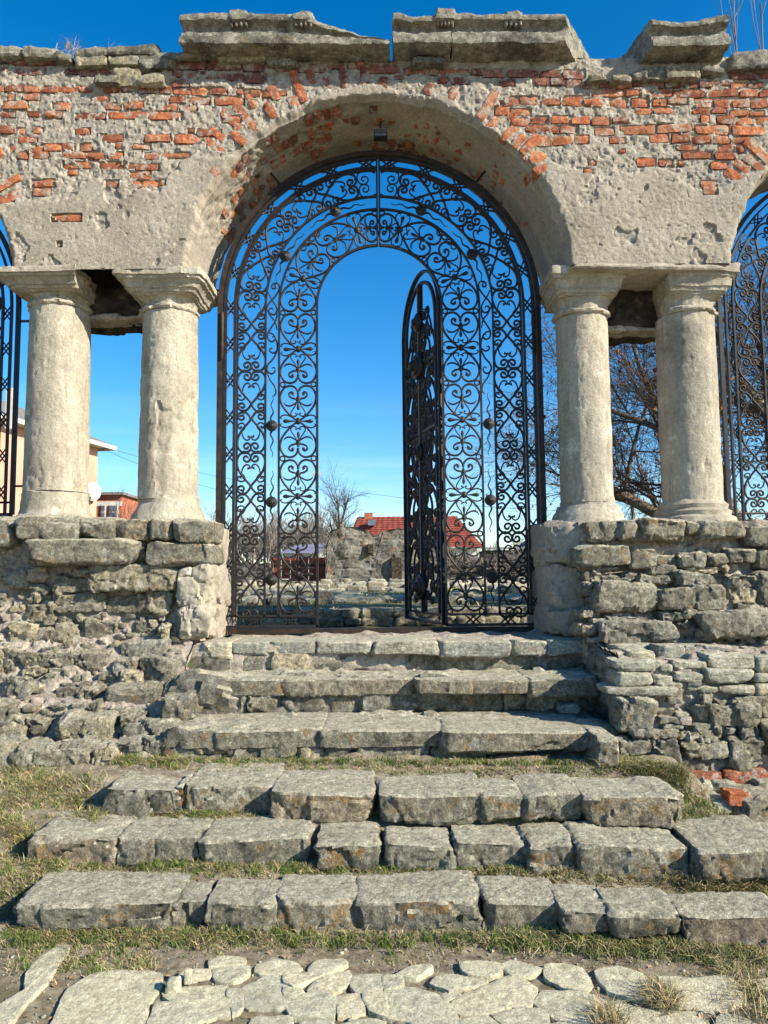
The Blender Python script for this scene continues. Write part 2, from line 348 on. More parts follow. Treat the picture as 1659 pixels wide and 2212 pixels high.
B3 = """5,400,140,445 150,405,330,445 335,410,465,445 470,405,600,455 100,455,195,498 300,455,390,495 395,450,480,495 488,460,580,505 583,470,670,510 680,472,775,508 780,475,873,510 876,475,967,508 970,472,1055,508 1060,475,1160,508 1165,470,1255,508 1258,465,1345,505 1350,465,1440,500 1442,470,1537,510 1540,470,1635,510 1260,410,1405,455 1420,418,1615,460 1618,415,1720,455
640,522,823,558 832,525,912,558 915,518,1105,560 1110,520,1298,560 1300,515,1485,557 1497,520,1600,562 1605,520,1720,560 105,557,222,613 225,557,337,607 345,570,458,607 470,557,585,612 590,570,705,618 740,568,845,620 865,570,970,620 985,572,1070,615 1075,570,1195,605 1235,570,1340,625 1345,570,1440,622 1450,567,1550,620 1555,570,1659,625
78,620,168,665 172,635,290,668 640,628,720,668 890,630,985,662 1000,628,1110,660 1220,625,1330,658 1335,622,1420,655 1435,640,1545,670 1550,640,1640,668 172,680,270,725 275,672,393,715 403,668,510,712 518,672,633,717 637,675,745,722 755,672,860,712 1270,668,1320,705 1360,668,1470,718 1475,675,1585,718 1588,675,1690,718
255,725,448,772 455,725,560,770 655,735,772,782 805,725,1012,778 1018,718,1218,765 1235,725,1435,775 1448,725,1650,778 290,785,400,845 410,790,525,840 535,785,623,832 738,795,832,830 975,775,1085,822 1100,778,1207,828 1215,780,1327,830 1337,782,1443,828 1450,787,1562,838
1125,840,1255,870 1368,838,1463,882 1475,845,1520,885 800,865,830,880 1160,880,1340,920 1348,885,1470,925 620,925,660,955 900,915,1010,962 1027,925,1115,962 1130,930,1170,965 1325,940,1425,982 590,975,645,1000 1265,1045,1365,1080 1280,1080,1365,1125 540,1490,570,1525 585,1490,615,1510"""
B2 = """0,362,105,410 185,375,295,415 298,370,485,415 490,360,585,400 587,358,690,398 693,370,885,420 910,385,1108,437 1112,390,1300,430 1303,398,1388,432 860,435,910,460 1110,440,1180,480 1185,440,1290,485 770,445,825,480"""
BR = []
for txt, ox in ((B1, 0), (B2, 530.9), (B3, 1039.6)):
    for q in txt.split():
        a, b, c, d = [float(v)*.3733 for v in q.split(',')]
        x0, z1 = at(ox+a, b, YW); x1, z0 = at(ox+c, d, YW)
        x1b, _ = at(ox+c, (b+d)/2, YW)
        BR.append((min(x0, x1b), z0, max(x0, x1b), z1, d < 190))
# bricks further along the wall, just outside the picture
rb = random.Random(3); OUTB = []
for sgn in (-1, 1):
    for r in range(7):
        x = 3.02 + (r % 2)*.09
        while x < 4.6:
            w = rb.choice((.16, .17, .32)); z = ZT-.09-r*.098
            if rb.random() < .72: OUTB.append((sgn*(x+w/2)-w/2+.006, z, sgn*(x+w/2)+w/2-.006, z+.082, r < 2))
            x += w+.012

# ------------------------------------------------------------------ the arcade wall
wall = thing('arcade_wall', 'ruined brick and plaster arcade wall with round arches over the iron gates', 'wall', (XA, YW, ZI))
dx = .0095
xs = np.concatenate([np.arange(-6.0, -3.2, .06), np.arange(-3.2, 3.2, dx), np.arange(3.2, 6.01, .06)])
zs = np.arange(ZI, ZT+dx*.5, dx)
def arch_wear(cx, th):
    q = np.stack([th*7, np.full_like(th, cx), th*0], 1); return .016*fbm(q, 3, 19)+.010*fbm(q*4, 3, 29, .6)-.008
def wall_grid(xs, zs):
    X, Z = np.meshgrid(xs, zs, indexing='ij'); X = X.ravel().copy(); Z = Z.ravel().copy()
    F = grid_f(len(xs), len(zs)); ins = np.zeros(len(X), bool); D = np.full(len(X), 9.0)
    for (cx, cz, R) in ARCH:
        r = np.hypot(X-cx, Z-cz); Rn = R-arch_wear(cx, np.arctan2(Z-cz, X-cx)); ins |= r < Rn; D = np.minimum(D, r-Rn)
    F = F[~ins[F].all(1)]
    use = np.zeros(len(X), bool); use[F.ravel()] = True
    for (cx, cz, R) in ARCH:
        r = np.hypot(X-cx, Z-cz); Rn = R-arch_wear(cx, np.arctan2(Z-cz, X-cx)); k = use & (r < Rn); f = Rn[k]/r[k]
        X[k] = cx+(X[k]-cx)*f; Z[k] = cz+(Z[k]-cz)*f
    D = np.maximum(D, 0)
    remap = np.cumsum(use)-1
    return X[use], Z[use], D[use], remap[F]
X, Z, D, F = wall_grid(xs, zs)
bl = [(-40, 455), (0, 455), (60, 440), (110, 425), (180, 415), (240, 385), (300, 395), (345, 405), (375, 350), (420, 330), (470, 325), (520, 330), (600, 270), (700, 205), (815, 195), (960, 205), (1040, 262), (1120, 330), (1180, 350), (1240, 362), (1320, 372), (1400, 370), (1460, 372), (1510, 425), (1560, 415), (1610, 380), (1700, 380)]
BXs = np.array([at(p, q, YW)[0] for p, q in bl]); BZs = np.array([at(p, q, YW)[1] for p, q in bl])
Q = np.stack([X, np.full_like(X, .3), Z], 1)
n1 = fbm(Q*3.1, 4, 11); n2 = fbm(Q*9, 4, 23, .6); n3 = fbm(Q*30, 3, 41, .6); n4 = fbm(Q*5.2, 3, 57)
expo = sstep(-.02, .02, Z-np.interp(X, BXs, BZs)+n1*.10+n2*.035)
# bare mortar patches spread into the smooth plaster
expo = np.maximum(expo, sstep(.56, .66, n4+.15*n2)*.9)
n5 = fbm(Q*55, 2, 43, .7)
dp = .018+.0025*n2+.0018*n3+.005*n1+.0015*n5
pit = sstep(.62, .85, fbm(Q*30, 2, 77)); dp -= .005*pit
pit2 = sstep(.5, .7, fbm(Q*np.array([34, 34, 40]), 2, 99)+.25*n1)*(X > 1.2); dp -= .0045*pit2
dm = -.003+.007*n2+.008*n3+.005*n5+.008*sstep(.1, .5, n1)
d = dp*(1-expo)+dm*expo
rect = np.zeros(len(X), bool); smear = fbm(Q*np.array([7, 7, 12]), 4, 63, .6)
for (x0, z0, x1, z1, tp) in BR+OUTB:
    k = (X > x0-.004) & (X < x1+.004) & (Z > z0-.004) & (Z < z1+.004)
    rect |= k
kk = rect & (smear < .24)
d[kk] = np.minimum(d[kk], -.014+.004*n3[kk]); expo[kk] = np.maximum(expo[kk], .9)
ed = np.exp(-(D/(.022+.012*n1))**2); d = d*(1-ed)-.045*ed
d -= .02*sstep(.0, -.2, ZT-.10-Z)
Vf = np.stack([X, YW-d, Z], 1)
me = mesh('plaster_face', Vf, F[:, ::1], 2)
at_ = me.attributes.new('expo', 'FLOAT', 'POINT'); at_.data.foreach_set('value', expo.astype(np.float32))
face = link('plaster_face', me, M_plaster, wall)
# back and top of the masonry
Xb, Zb, Db, Fb = wall_grid(np.arange(-6, 6.01, .08), np.append(np.arange(ZI, ZT, .08), ZT))
part('back_face', np.stack([Xb, np.full_like(Xb, YB), Zb], 1), Fb[:, ::-1], M_core, wall, True)
xt = np.arange(-6, 6.01, .04); yt = np.linspace(YW+.02, YB, 14)
Xt, Yt = np.meshgrid(xt, yt, indexing='ij'); Qt = np.stack([Xt.ravel(), Yt.ravel(), np.zeros(Xt.size)], 1)
Qt[:, 2] = ZT+.012+.02*fbm(Qt*8, 3, 5)
part('wall_top', Qt, grid_f(len(xt), len(yt)), M_core, wall)
# soffits
for ai, (cx, cz, R) in enumerate(ARCH):
    a0 = math.asin((ZI-cz)/R) if abs(ZI-cz) < R else 0
    na, ny = int(R*(PI-2*a0)/.016), 48
    A = np.linspace(a0, PI-a0, na); T = np.linspace(0, 1, ny)
    AA, TT = np.meshgrid(A, T, indexing='ij'); AA = AA.ravel(); TT = TT.ravel()
    y = YW+.045+TT*(YB-YW-.045)
    U = np.stack([AA*R, y, np.full_like(y, ai*3.0)], 1)
    m1 = fbm(U*3, 3, 8); m2 = fbm(U*14, 4, 9, .6)
    e = sstep(.05, .25, m1+.5*(TT-.35)); e[(AA < .9)] *= .35
    rad = (.004*m2+.012*e*m2+.010*e)*sstep(0, .08, TT)
    r_ = R+rad-arch_wear(cx, AA)*(1-sstep(.0, .16, TT))
    V = np.stack([cx+r_*np.cos(AA), y, cz+r_*np.sin(AA)], 1)
    V[:, 1] += .05*m2*sstep(.9, 1, TT); V[:, 0] += .03*m1*np.cos(AA)*sstep(.9, 1, TT); V[:, 2] += .03*m1*np.sin(AA)*sstep(.9, 1, TT)
    me = mesh('soffit', V, grid_f(na, ny)[:, ::-1], 2)
    a_ = me.attributes.new('expo', 'FLOAT', 'POINT'); a_.data.foreach_set('value', e.astype(np.float32))
    link('soffit', me, M_plaster, wall)
# the single bricks
rb = random.Random(5)
def brick(x0, z0, x1, z1, mt, ang=0, proud=None, res=.03):
    _sd[0] += 1
    P, Fq = stone_vf((x1-x0)/2, .06, (z1-z0)/2, _sd[0], res=res, p=14, chips=rb.choice((2, 4, 6)), rough=.006, chip=.12, freq=16)
    if ang:
        c, s = math.cos(ang), math.sin(ang); px, pz = P[:, 0].copy(), P[:, 2].copy(); P[:, 0] = c*px-s*pz; P[:, 2] = s*px+c*pz
    pr = rb.uniform(-.004, .009) if proud is None else proud
    o = link('brick', mesh('brick', P, Fq, 2), mt, wall); o.matrix_parent_inverse = Matrix()
    o.location = Vector(((x0+x1)/2, YW+.06-pr, (z0+z1)/2))-wall.location
    return o
for (x0, z0, x1, z1, tp) in BR:
    j = rb.uniform(-.004, .004)
    brick(x0+.003, z0+.002+j, x1-.003, z1-.002+j, M_brickdark if tp else M_brick, rb.uniform(-.02, .02))
LB = []
for (x0, z0, x1, z1, tp) in OUTB:
    P, Fq = stone_vf((x1-x0)/2, .06, (z1-z0)/2, 5000+len(LB), res=.04, p=14, chips=3, rough=.006, freq=16); LB.append((P+np.array([(x0+x1)/2, YW+.056, (z0+z1)/2]), Fq))
V, F = join_vf(LB); o = part('bricks_further_along', V, F, M_brick, wall, 2); o['kind'] = 'stuff'
def ring_brick(cx, cz, R, deg, r0, L, w, mt=None):
    a = math.radians(deg); rc = R+r0+L/2
    x, z = cx+rc*math.cos(a), cz+rc*math.sin(a)
    return brick(x-L/2, z-w/2, x+L/2, z+w/2, mt or M_brick, a, rb.uniform(.002, .018), .026)
for deg, r0, L in [(139, .05, .24), (136, .17, .15), (133, .04, .13), (131, .16, .20), (127.5, .05, .30), (124, .22, .12), (121, .06, .15), (117.5, .18, .14), (114, .05, .12), (111, .08, .27), (107, .20, .13), (103, .12, .22), (98.5, .09, .22), (93, .1, .2), (88, .06, .1), (75, .07, .1), (68, .09, .1), (58, .05, .27), (54, .03, .12), (51, .15, .12), (48.5, .02, .18), (45, .03, .12), (42, .04, .2), (40, .02, .12), (37.5, .05, .13), (34.5, .02, .12), (145, .03, .10), (148, .04, .1)]:
    ring_brick(XA, ZA, RA, deg, r0, L, .068, M_brickdark if 72 < deg < 105 else None)
for deg, r0, L in [(146, .05, .24), (142, .14, .14), (139, .03, .2), (135, .06, .26), (150, .03, .14), (156, .04, .12)]:
    ring_brick(XRa+RR, ZA, RR, deg, r0, L, .066)
for deg, r0, L in [(27, .04, .2), (31, .05, .24), (35, .04, .13), (22, .02, .12), (40, .05, .24), (44, .05, .24)]:
    ring_brick(XLa-RL, ZA, RL, deg, r0, L, .066)
# bricks laid bare on the underside of the middle arch
rs = random.Random(12)
for i in range(60):
    deg = 30+i*2.9
    if deg > 160: break
    for y0 in (YW+.07, YW+.22, YW+.37, YW+.53, YW+.68):
        pr = .75 if (y0 > YW+.1) else .45
        if deg < 60: pr *= .6
        if 60 < deg < 95 and y0 < YW+.2: pr = .12
        if deg < 42: pr *= .5
        if deg > 152 or (deg > 138 and y0 < YW+.3): pr = .05
        if rs.random() > pr: continue
        _sd[0] += 1
        P, Fq = stone_vf(.03, .06, .03, _sd[0], res=.03, p=14, chips=3, rough=.005, freq=16)
        a = math.radians(deg)+rs.uniform(-.004, .004); rc = RA+.028+rs.uniform(-.003, .010)
        c, s = math.cos(a), math.sin(a); px, pz = P[:, 0].copy(), P[:, 2].copy(); P[:, 0] = c*px-s*pz; P[:, 2] = s*px+c*pz
        o = link('soffit_brick', mesh('soffit_brick', P, Fq, 2), M_brick if rs.random() < .7 else M_brickdark, wall); o.matrix_parent_inverse = Matrix()
        o.location = Vector((XA+rc*c, y0+.065, ZA+rc*s))-wall.location
# flat coping stones and rubble along the wall top
for (p0, p1, q0, q1, dep) in [(-90, 52, 106, 128, .5), (54, 128, 107, 129, .5), (126, 152, 118, 136, .3), (160, 258, 108, 124, .45), (250, 345, 104, 122, .45), (270, 385, 117, 131, .3), (165, 235, 126, 145, .25), (235, 305, 124, 144, .22), (305, 378, 127, 150, .22),
        (250, 300, 150, 186, .12), (205, 260, 168, 184, .12), (300, 355, 166, 182, .1), (385, 440, 120, 130, .3), (470, 575, 121, 134, .3), (575, 640, 128, 142, .2),
        (890, 960, 133, 143, .2), (1270, 1310, 165, 178, .3), (1320, 1362, 168, 180, .25), (1360, 1395, 158, 172, .25), (1391, 1437, 147, 172, .2), (1435, 1508, 150, 174, .25), (1510, 1562, 150, 160, .25), (1576, 1800, 115, 152, .5)]:
    x0, z1 = at(p0, q0, YW-.03); x1, z0 = at(p1, q1, YW-.03)
    stone('coping_stone', x0, x1, YW-.045-rs.uniform(0, .03), YW-.03+dep, z0, z1, M_corn if q1 < 133 or p0 > 1500 else M_stone, wall, res=.018, rough=.010, chips=8, p=18)

# ------------------------------------------------------------------ cornice blocks lying on the wall
PROF = [(-.30, 0), (-.1, -.004), (.08, 0), (.155, .004), (.178, .012), (.182, .03), (.182, .06), (.176, .068), (.160, .072), (.160, .10), (.155, .112), (.125, .118), (.116, .135), (.118, .158), (.130, .176), (.160, .190), (.176, .196), (.182, .214), (.180, .236), (.165, .248), (.10, .252), (-.05, .256), (-.30, .25), (-.30, .12)]
def cornice(label, pL, pR, zoff, endL, endR, topcut, seed, crack=None, teeth=(), hscale=1.0, tilt=0):
    X0 = at(pL, 110, YW-.18)[0]; X1 = at(pR, 110, YW-.18)[0]
    t = thing('cornice_block', label, 'cornice', ((X0+X1)/2, YW-.1, ZT+zoff), 'cornice blocks on the wall top')
    pr = np.array(PROF); dens = []
    for k in range(len(pr)):
        a, b = pr[k], pr[(k+1) % len(pr)]; n = max(1, int(np.linalg.norm(b-a)/.022))
        for j in range(n): dens.append(a+(b-a)*j/n)
    dens = np.array(dens); m = len(dens); nx = max(6, int((X1-X0)/.02))
    u = np.linspace(0, 1, nx); V = []
    for i, uu in enumerate(u):
        xx = X0+(X1-X0)*uu
        P = np.stack([np.full(m, xx), YW-dens[:, 0], ZT+zoff+dens[:, 1]*hscale], 1); V.append(P)
    V = np.array(V).reshape(-1, 3)
    lx = (V[:, 0]-X0)/(X1-X0); hh = (V[:, 2]-ZT-zoff)/.25/hscale; out = (YW-V[:, 1]+.3)/.48
    # oblique broken ends, worn top
    V[:, 0] += endL*(out-1)*(1-lx)+endR*(out-1)*lx
    V[:, 2] -= np.interp(lx, [p for p, _ in topcut], [q for _, q in topcut])*np.clip(hh, 0, 1.05)
    k = np.interp(lx, [p for p, _ in topcut], [q for _, q in topcut])
    V[:, 1] += np.clip(k*1.1-.03, 0, .12)*np.clip((hh-.45)*2, 0, 1)
    N_ = np.stack([fbm(V*6+seed+9*i, 4, seed+i, .55) for i in range(3)], 1); V += N_*.008
    V += np.stack([fbm(V*26+seed+3*i, 2, seed+i+20) for i in range(3)], 1)*.0055
    if tilt: V[:, 2] += (V[:, 0]-(X0+X1)/2)*tilt
    F = []
    for i in range(nx-1):
        for j in range(m): F.append((i*m+j, i*m+(j+1) % m, (i+1)*m+(j+1) % m, (i+1)*m+j))
    F = np.array(F)
    # end caps as fans
    c0 = V[:m].mean(0); c1 = V[-m:].mean(0); n0 = len(V); V = np.concatenate([V, [c0], [c1]])
    T = [(n0, (j+1) % m, j) for j in range(m)]+[(n0+1, (nx-1)*m+j, (nx-1)*m+(j+1) % m) for j in range(m)]
    link('moulded_block', mesh('moulded_block', V, [F, np.array(T)], 2), M_corn, t)
    for (pc, n) in teeth:
        xc, _ = at(pc, 60, YW-.17); 
        zt = ZT+zoff+.19*hscale+(xc-(X0+X1)/2)*tilt
        stone('console', xc-.075, xc+.075, YW-.19, YW-.08, zt, zt+.075, M_corn, t, res=.02, rough=.008)
        for q in range(n):
            xx = xc-.055+.11*q/(n-1); 
            o = stone('tooth', xx-.010, xx+.010, YW-.168, YW-.125, zt-.038, zt+.008, M_corn, t, res=.012, rough=.002, p=5)
    return t
cornice('long left cornice block with worn sloping right end and two clawlike teeth groups', 386, 843, .0, -.10, .0, [(0, .01), (.2, .0), (.6, .01), (.68, .06), (.82, .10), (1, .145)], 31, teeth=((515, 4), (655, 4)), hscale=1.06, tilt=-.012)
cornice('left piece of the split middle cornice block above the arch crown', 850, 977, .0, 0, .0, [(0, .01), (.1, .0), (.3, .03), (.55, .02), (1, .01)], 57, teeth=((962, 5),), hscale=1.04, tilt=-.01)
cornice('right piece of the split middle cornice block with oblique sunlit end', 980, 1222, -.012, 0, -.32, [(0, .0), (.5, .01), (1, .01)], 71, teeth=((1110, 4),), hscale=1.04, tilt=-.012)
cornice('short broken cornice block standing alone above the right pier', 1412, 1580, -.045, .10, .02, [(0, .02), (.3, .04), (.6, .035), (.8, .01), (1, .0)], 93, hscale=1.04)

# ------------------------------------------------------------------ columns
def p_ring(r, p, n): 
    th = np.linspace(0, 2*PI, n, endpoint=False); c, s = np.cos(th), np.sin(th)
    k = (np.abs(c)**p+np.abs(s)**p)**(-1/p)
    return np.stack([r*k*c, r*k*s], 1)
def lathe(prof, n, seed, amp, freq=7, cuts=(), flake=None):
    """prof: (z, radius, squareness exponent)"""
    z = [prof[0][0]]; L = []
    for a, b in zip(prof[:-1], prof[1:]):
        m = max(1, int(max(abs(b[0]-a[0]), abs(b[1]-a[1]))/.02))
        for j in range(m): L.append([a[i]+(b[i]-a[i])*j/m for i in range(3)])
    L.append(prof[-1]); V = []
    for (zz, r, p) in L:
        q = p_ring(r, p, n); V.append(np.concatenate([q, np.full((n, 1), zz)], 1))
    V = np.array(V).reshape(-1, 3); m = len(L)
    for (nn, dd) in cuts:
        nn = np.array(nn, float); nn /= np.linalg.norm(nn); ov = V@nn-dd-.02*fbm(V*9, 3, seed); V = V-nn[None]*np.where(ov > 0, ov, 0)[:, None]
    o = np.random.RandomState(seed).uniform(0, 50, 3)
    a = fbm(V*freq+o, 5, seed, .6)
    rad = V[:, :2]/(np.linalg.norm(V[:, :2], axis=1)[:, None]+1e-6)
    V[:, :2] += rad*(a*amp)[:, None]; V[:, 2] += fbm(V*9+o+7, 3, seed+4)*amp*.6
    if flake:   # lost outer skin: (angle centre, half width, z top, depth)
        th = np.arctan2(V[:, 1], V[:, 0]); da = np.abs((th-flake[0]+PI) % (2*PI)-PI)
        f = np.minimum((flake[1]-da)*.8, (flake[2]-V[:, 2])*1.1)+.16*fbm(V*5+o, 4, seed+31, .55)
        V[:, :2] -= rad*(sstep(0, .02, f)*flake[3]*(1+.5*fbm(V*16+o, 3, seed+33)))[:, None]
        cr = np.abs(fbm(V*np.array([3, 3, 1.2])+o+11, 3, seed+37)); V[:, :2] -= rad*((1-sstep(0, .035, cr))*.010*sstep(-.1, .1, f))[:, None]
    pit = sstep(.5, .8, fbm(V*34+o, 2, seed+9)); V[:, :2] -= rad*(pit*.006)[:, None]
    hf, _ = facets(V*9+o, seed); br = sstep(.15, .5, fbm(V*2.6+o+3, 3, seed+12)); V[:, :2] += rad*((hf-.6)*amp*1.6*br)[:, None]
    F = []
    for i in range(m-1):
        for j in range(n): F.append((i*n+j, i*n+(j+1) % n, (i+1)*n+(j+1) % n, (i+1)*n+j))
    c0 = V[:n].mean(0); c1 = V[-n:].mean(0); k = len(V); V = np.concatenate([V, [c0], [c1]])
    T = [(k, (j+1) % n, j) for j in range(n)]+[(k+1, (m-1)*n+j, (m-1)*n+(j+1) % n) for j in range(n)]
    return V, [np.array(F), np.array(T)]
ZP = 1.825
def column(pxt, pyt, pxb, pyb, rt, rbm, label, seed, kind, capcuts, basekind, cw=1.0, fl=None):
    xt, zt = at(pxt, pyt, YC); xb, zb = at(pxb, pyb, YC)
    t = thing('column', label, 'column', (xb, YC, ZP), 'stone columns of the arcade')
    def put(name, prof, amp, x, cuts=(), n=72, sd=0, mt=M_col, flake=None):
        V, F = lathe(prof, n, seed+sd, amp, cuts=cuts, flake=flake); o = link(name, mesh(name, V, F, 2), mt, t); o.matrix_parent_inverse = Matrix()
        o.location = Vector((x, YC, 0))-t.location; return o
    H = zt-zb
    sh = put('shaft', [(zb, rbm, 2), (zb+.3*H, rbm*.995, 2), (zb+.65*H, (rt+rbm)/2, 2), (zt, rt, 2)], .0035, (xt+xb)/2, sd=1, n=120, flake=fl)
    # capital: necking ring, bell, mouldings, square abacus
    zi = ZI+.02; h = zi-zt
    put('capital', [(zt, rt*.97, 2), (zt+.004, rt*1.08, 2), (zt+.015, rt*1.13, 2), (zt+.032, rt*1.13, 2), (zt+.042, rt*1.08, 2), (zt+.046, rt*.99, 2), (zt+.28*h, rt*1.0, 2.1), (zt+.38*h, rt*1.07, 2.6), (zt+.385*h, rt*(1+0.16*cw), 4), (zt+.43*h, rt*(1+0.17*cw), 6), (zt+.435*h, rt*(1+0.24*cw), 8), (zt+.52*h, rt*(1+0.29*cw), 10), (zt+.525*h, rt*(1+0.36*cw), 12), (zt+.62*h, rt*(1+0.4*cw), 14), (zt+.72*h, rt*(1+0.52*cw), 16), (zt+.725*h, rt*(1+0.6*cw), 20), (zt+.80*h, rt*(1+0.63*cw), 22), (zt+.805*h, rt*(1+0.72*cw), 26), (zt+h-.01, rt*(1+0.72*cw), 26), (zt+h, rt*(1+0.68*cw), 26)], .011, xt, cuts=capcuts, n=144, sd=2)
    if basekind == 0:   # moulded ring and worn plinth
        put('base', [(ZP-.03, rbm*1.45, 3.2), (ZP+.05, rbm*1.36, 2.6), (ZP+.10, rbm*1.12, 2), (ZP+.13, rbm*1.07, 2), (zb-.05, rbm*1.05, 2), (zb-.012, rbm*1.06, 2), (zb-.004, rbm*1.0, 2)], .012, xb, sd=3)
    elif basekind == 1:
        put('base', [(ZP-.03, rbm*1.36, 2.6), (ZP+.06, rbm*1.26, 2.2), (ZP+.13, rbm*1.10, 2), (zb-.02, rbm*1.0, 2), (zb+.03, rbm*.97, 2)], .02, xb, sd=3)
    else:
        put('base', [(ZP-.03, rbm*1.36, 2.6), (ZP+.02, rbm*1.34, 2.4), (ZP+.04, rbm*1.22, 2), (ZP+.07, rbm*1.26, 2), (ZP+.09, rbm*1.12, 2), (ZP+.12, rbm*1.16, 2), (ZP+.15, rbm*1.04, 2), (zb+.0, rbm*1.03, 2), (zb+.01, rbm*.98, 2)], .010, xb, sd=3)
    return t
k = .00362
column(130, 678, 122, 1066, .226, .238, 'leftmost stone column of the left pier, with ringed base', 210, 0, [((1, 0, -.1), -.1025)], 0, fl=(-1.9, .25, 2.25, .006))
column(366, 686, 366, 1082, .214, .228, 'stone column left of the gate with flaking patch near its foot', 230, 0, [((-1, 0, -.4), -1.04)], 1, .88, fl=(-.95, .75, 2.75, .013))
column(1256, 694, 1268, 1088, .202, .204, 'stone column just right of the gate, base fused into masonry', 250, 0, [((1, 0, -.4), -1.079)], 1, .68, fl=(-.6, .5, 2.35, .010))
column(1480, 692, 1494, 1086, .222, .226, 'rightmost stone column of the right pier, with dark cracked base', 270, 0, [((-1, 0, -.15), -.316)], 2, .62, fl=(-1.2, .3, 2.2, .006))
# infill beams behind the hollow between each pair of capitals
for (p0, p1, q, lab) in [(165, 325, 692, 'dark broken lintel between the two left columns'), (1300, 1440, 716, 'dark broken lintel between the two right columns')]:
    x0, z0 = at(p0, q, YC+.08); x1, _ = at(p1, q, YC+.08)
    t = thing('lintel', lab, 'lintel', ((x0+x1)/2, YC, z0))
    stone('beam', x0-.12, x1+.12, YC+.06, YB-.02, z0+.015, ZI+.03, M_darkmas, t, res=.025, rough=.018, chips=8)  # beam coloured near black
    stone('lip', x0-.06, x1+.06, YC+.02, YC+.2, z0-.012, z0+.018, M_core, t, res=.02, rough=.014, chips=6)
# pale impost band under the right spandrel
x0, z1 = at(1238, 573, YW); x1, z0 = at(1562, 606, YW)
o = stone('impost_band', x0, x1, YW-.035, YB, ZI-.05, z1-.01, M_col, wall, res=.02, p=30, chips=3, rough=.006)
# ------------------------------------------------------------------ ground in front
STEPZ = {1: .973, 2: .766, 3: .545, 4: .376, 5: .239, 6: .125}
STEPY = {1: 5.20, 2: 4.85, 3: 4.35, 4: 3.87, 5: 3.50, 6: 3.11}
def ground_z(x, y):
    x = np.asarray(x, float); y = np.asarray(y, float)
    st = .118*sstep(3.22, 3.36, y)+.120*sstep(3.60, 3.72, y)+.140*sstep(3.97, 4.08, y)
    q_ = np.stack([x*4, y*2, x*0], 1); bank = .022+.018*fbm(q_, 3, 88)
    for yf in (3.11, 3.50, 3.87, 4.36): st = st+bank*np.exp(-((y-(yf-.015))/.07)**2)
    sd = np.interp(y, [2.6, 3.0, 3.5, 4.0, 4.4, 6.2], [0, .02, .16, .31, .40, .45])
    sd = sd*(1-.66*sstep(1.42, 1.8, x))
    wl = sstep(-1.95, -1.60, x)*(1-sstep(1.58, 1.85, x))
    z = st*wl+sd*(1-wl)
    P = np.stack([x, y, np.zeros_like(x)], 1)
    k = .3+.7*sstep(2.75, 3.05, y)
    return z+k*(.014*fbm(P*2.3, 3, 3)+.007*fbm(P*11, 3, 4))+.004*fbm(P*37, 2, 6)-.006
gx = np.concatenate([-np.geomspace(60, 3.2, 22), np.arange(-3.1, 3.1, .022), np.geomspace(3.2, 60, 22)])
gy = np.concatenate([-np.geomspace(60, .5, 16), np.arange(0, 1.6, .12), np.arange(1.6, 4.7, .022), np.arange(4.75, 6.2, .15)])
GX, GY = np.meshgrid(gx, gy, indexing='ij'); Vg = np.stack([GX.ravel(), GY.ravel(), ground_z(GX.ravel(), GY.ravel())], 1)
o = link('ground', mesh('ground', Vg, grid_f(len(gx), len(gy)), True), M_soil); o['kind'] = 'structure'

_GZ = Vg[:, 2].reshape(len(gx), len(gy))
def ground_fast(x, y): return _GZ[np.clip(np.searchsorted(gx, x), 0, len(gx)-1), np.clip(np.searchsorted(gy, y), 0, len(gy)-1)]
# ------------------------------------------------------------------ flagstone paving
PAV7 = """400,820 510,805 600,812 700,822 690,870 640,950 610,1075 205,1075 290,900 350,850;905,765 980,755 1055,762 1050,780 960,790 910,795;1110,785 1190,760 1260,775 1298,800 1240,822 1130,822 1105,805;1345,790 1365,765 1470,765 1490,775 1420,818 1340,810
780,820 900,810 905,835 830,850 775,850;925,810 1070,800 1070,825 1010,860 935,850;700,905 800,885 980,875 1000,950 990,1000 870,985 780,965 740,940;1030,885 1150,835 1220,835 1248,945 1230,968 1050,965
1225,835 1270,838 1308,865 1270,880 1230,860;1278,828 1380,812 1390,825 1312,858;1330,890 1385,840 1500,810 1500,850 1440,900 1345,902;1525,840 1640,825 1665,880 1545,910 1520,870;1245,960 1310,920 1400,905 1440,930 1440,1010 1350,1000 1250,990
1450,920 1555,910 1565,985 1460,1000;1572,912 1659,896 1659,1005 1600,985;680,955 800,960 925,1010 800,1040 640,1075;990,885 1025,890 1042,975 1008,1000;1085,1012 1250,1002 1270,1090 1075,1090;1300,1030 1430,1030 1440,1085 1290,1085;1452,1042 1590,1022 1659,1032 1659,1090 1440,1090
120,830 160,770 270,690 300,690 275,745 190,870 120,930 20,1059 -60,1150 -60,1010 0,980 120,905;1230,885 1290,890 1310,905 1260,930 1240,920;620,1090 790,1055 900,1060 1050,1100 1040,1180 640,1180;240,1100 590,1100 600,1200 180,1200;1090,1105 1400,1110 1420,1200 1100,1200"""
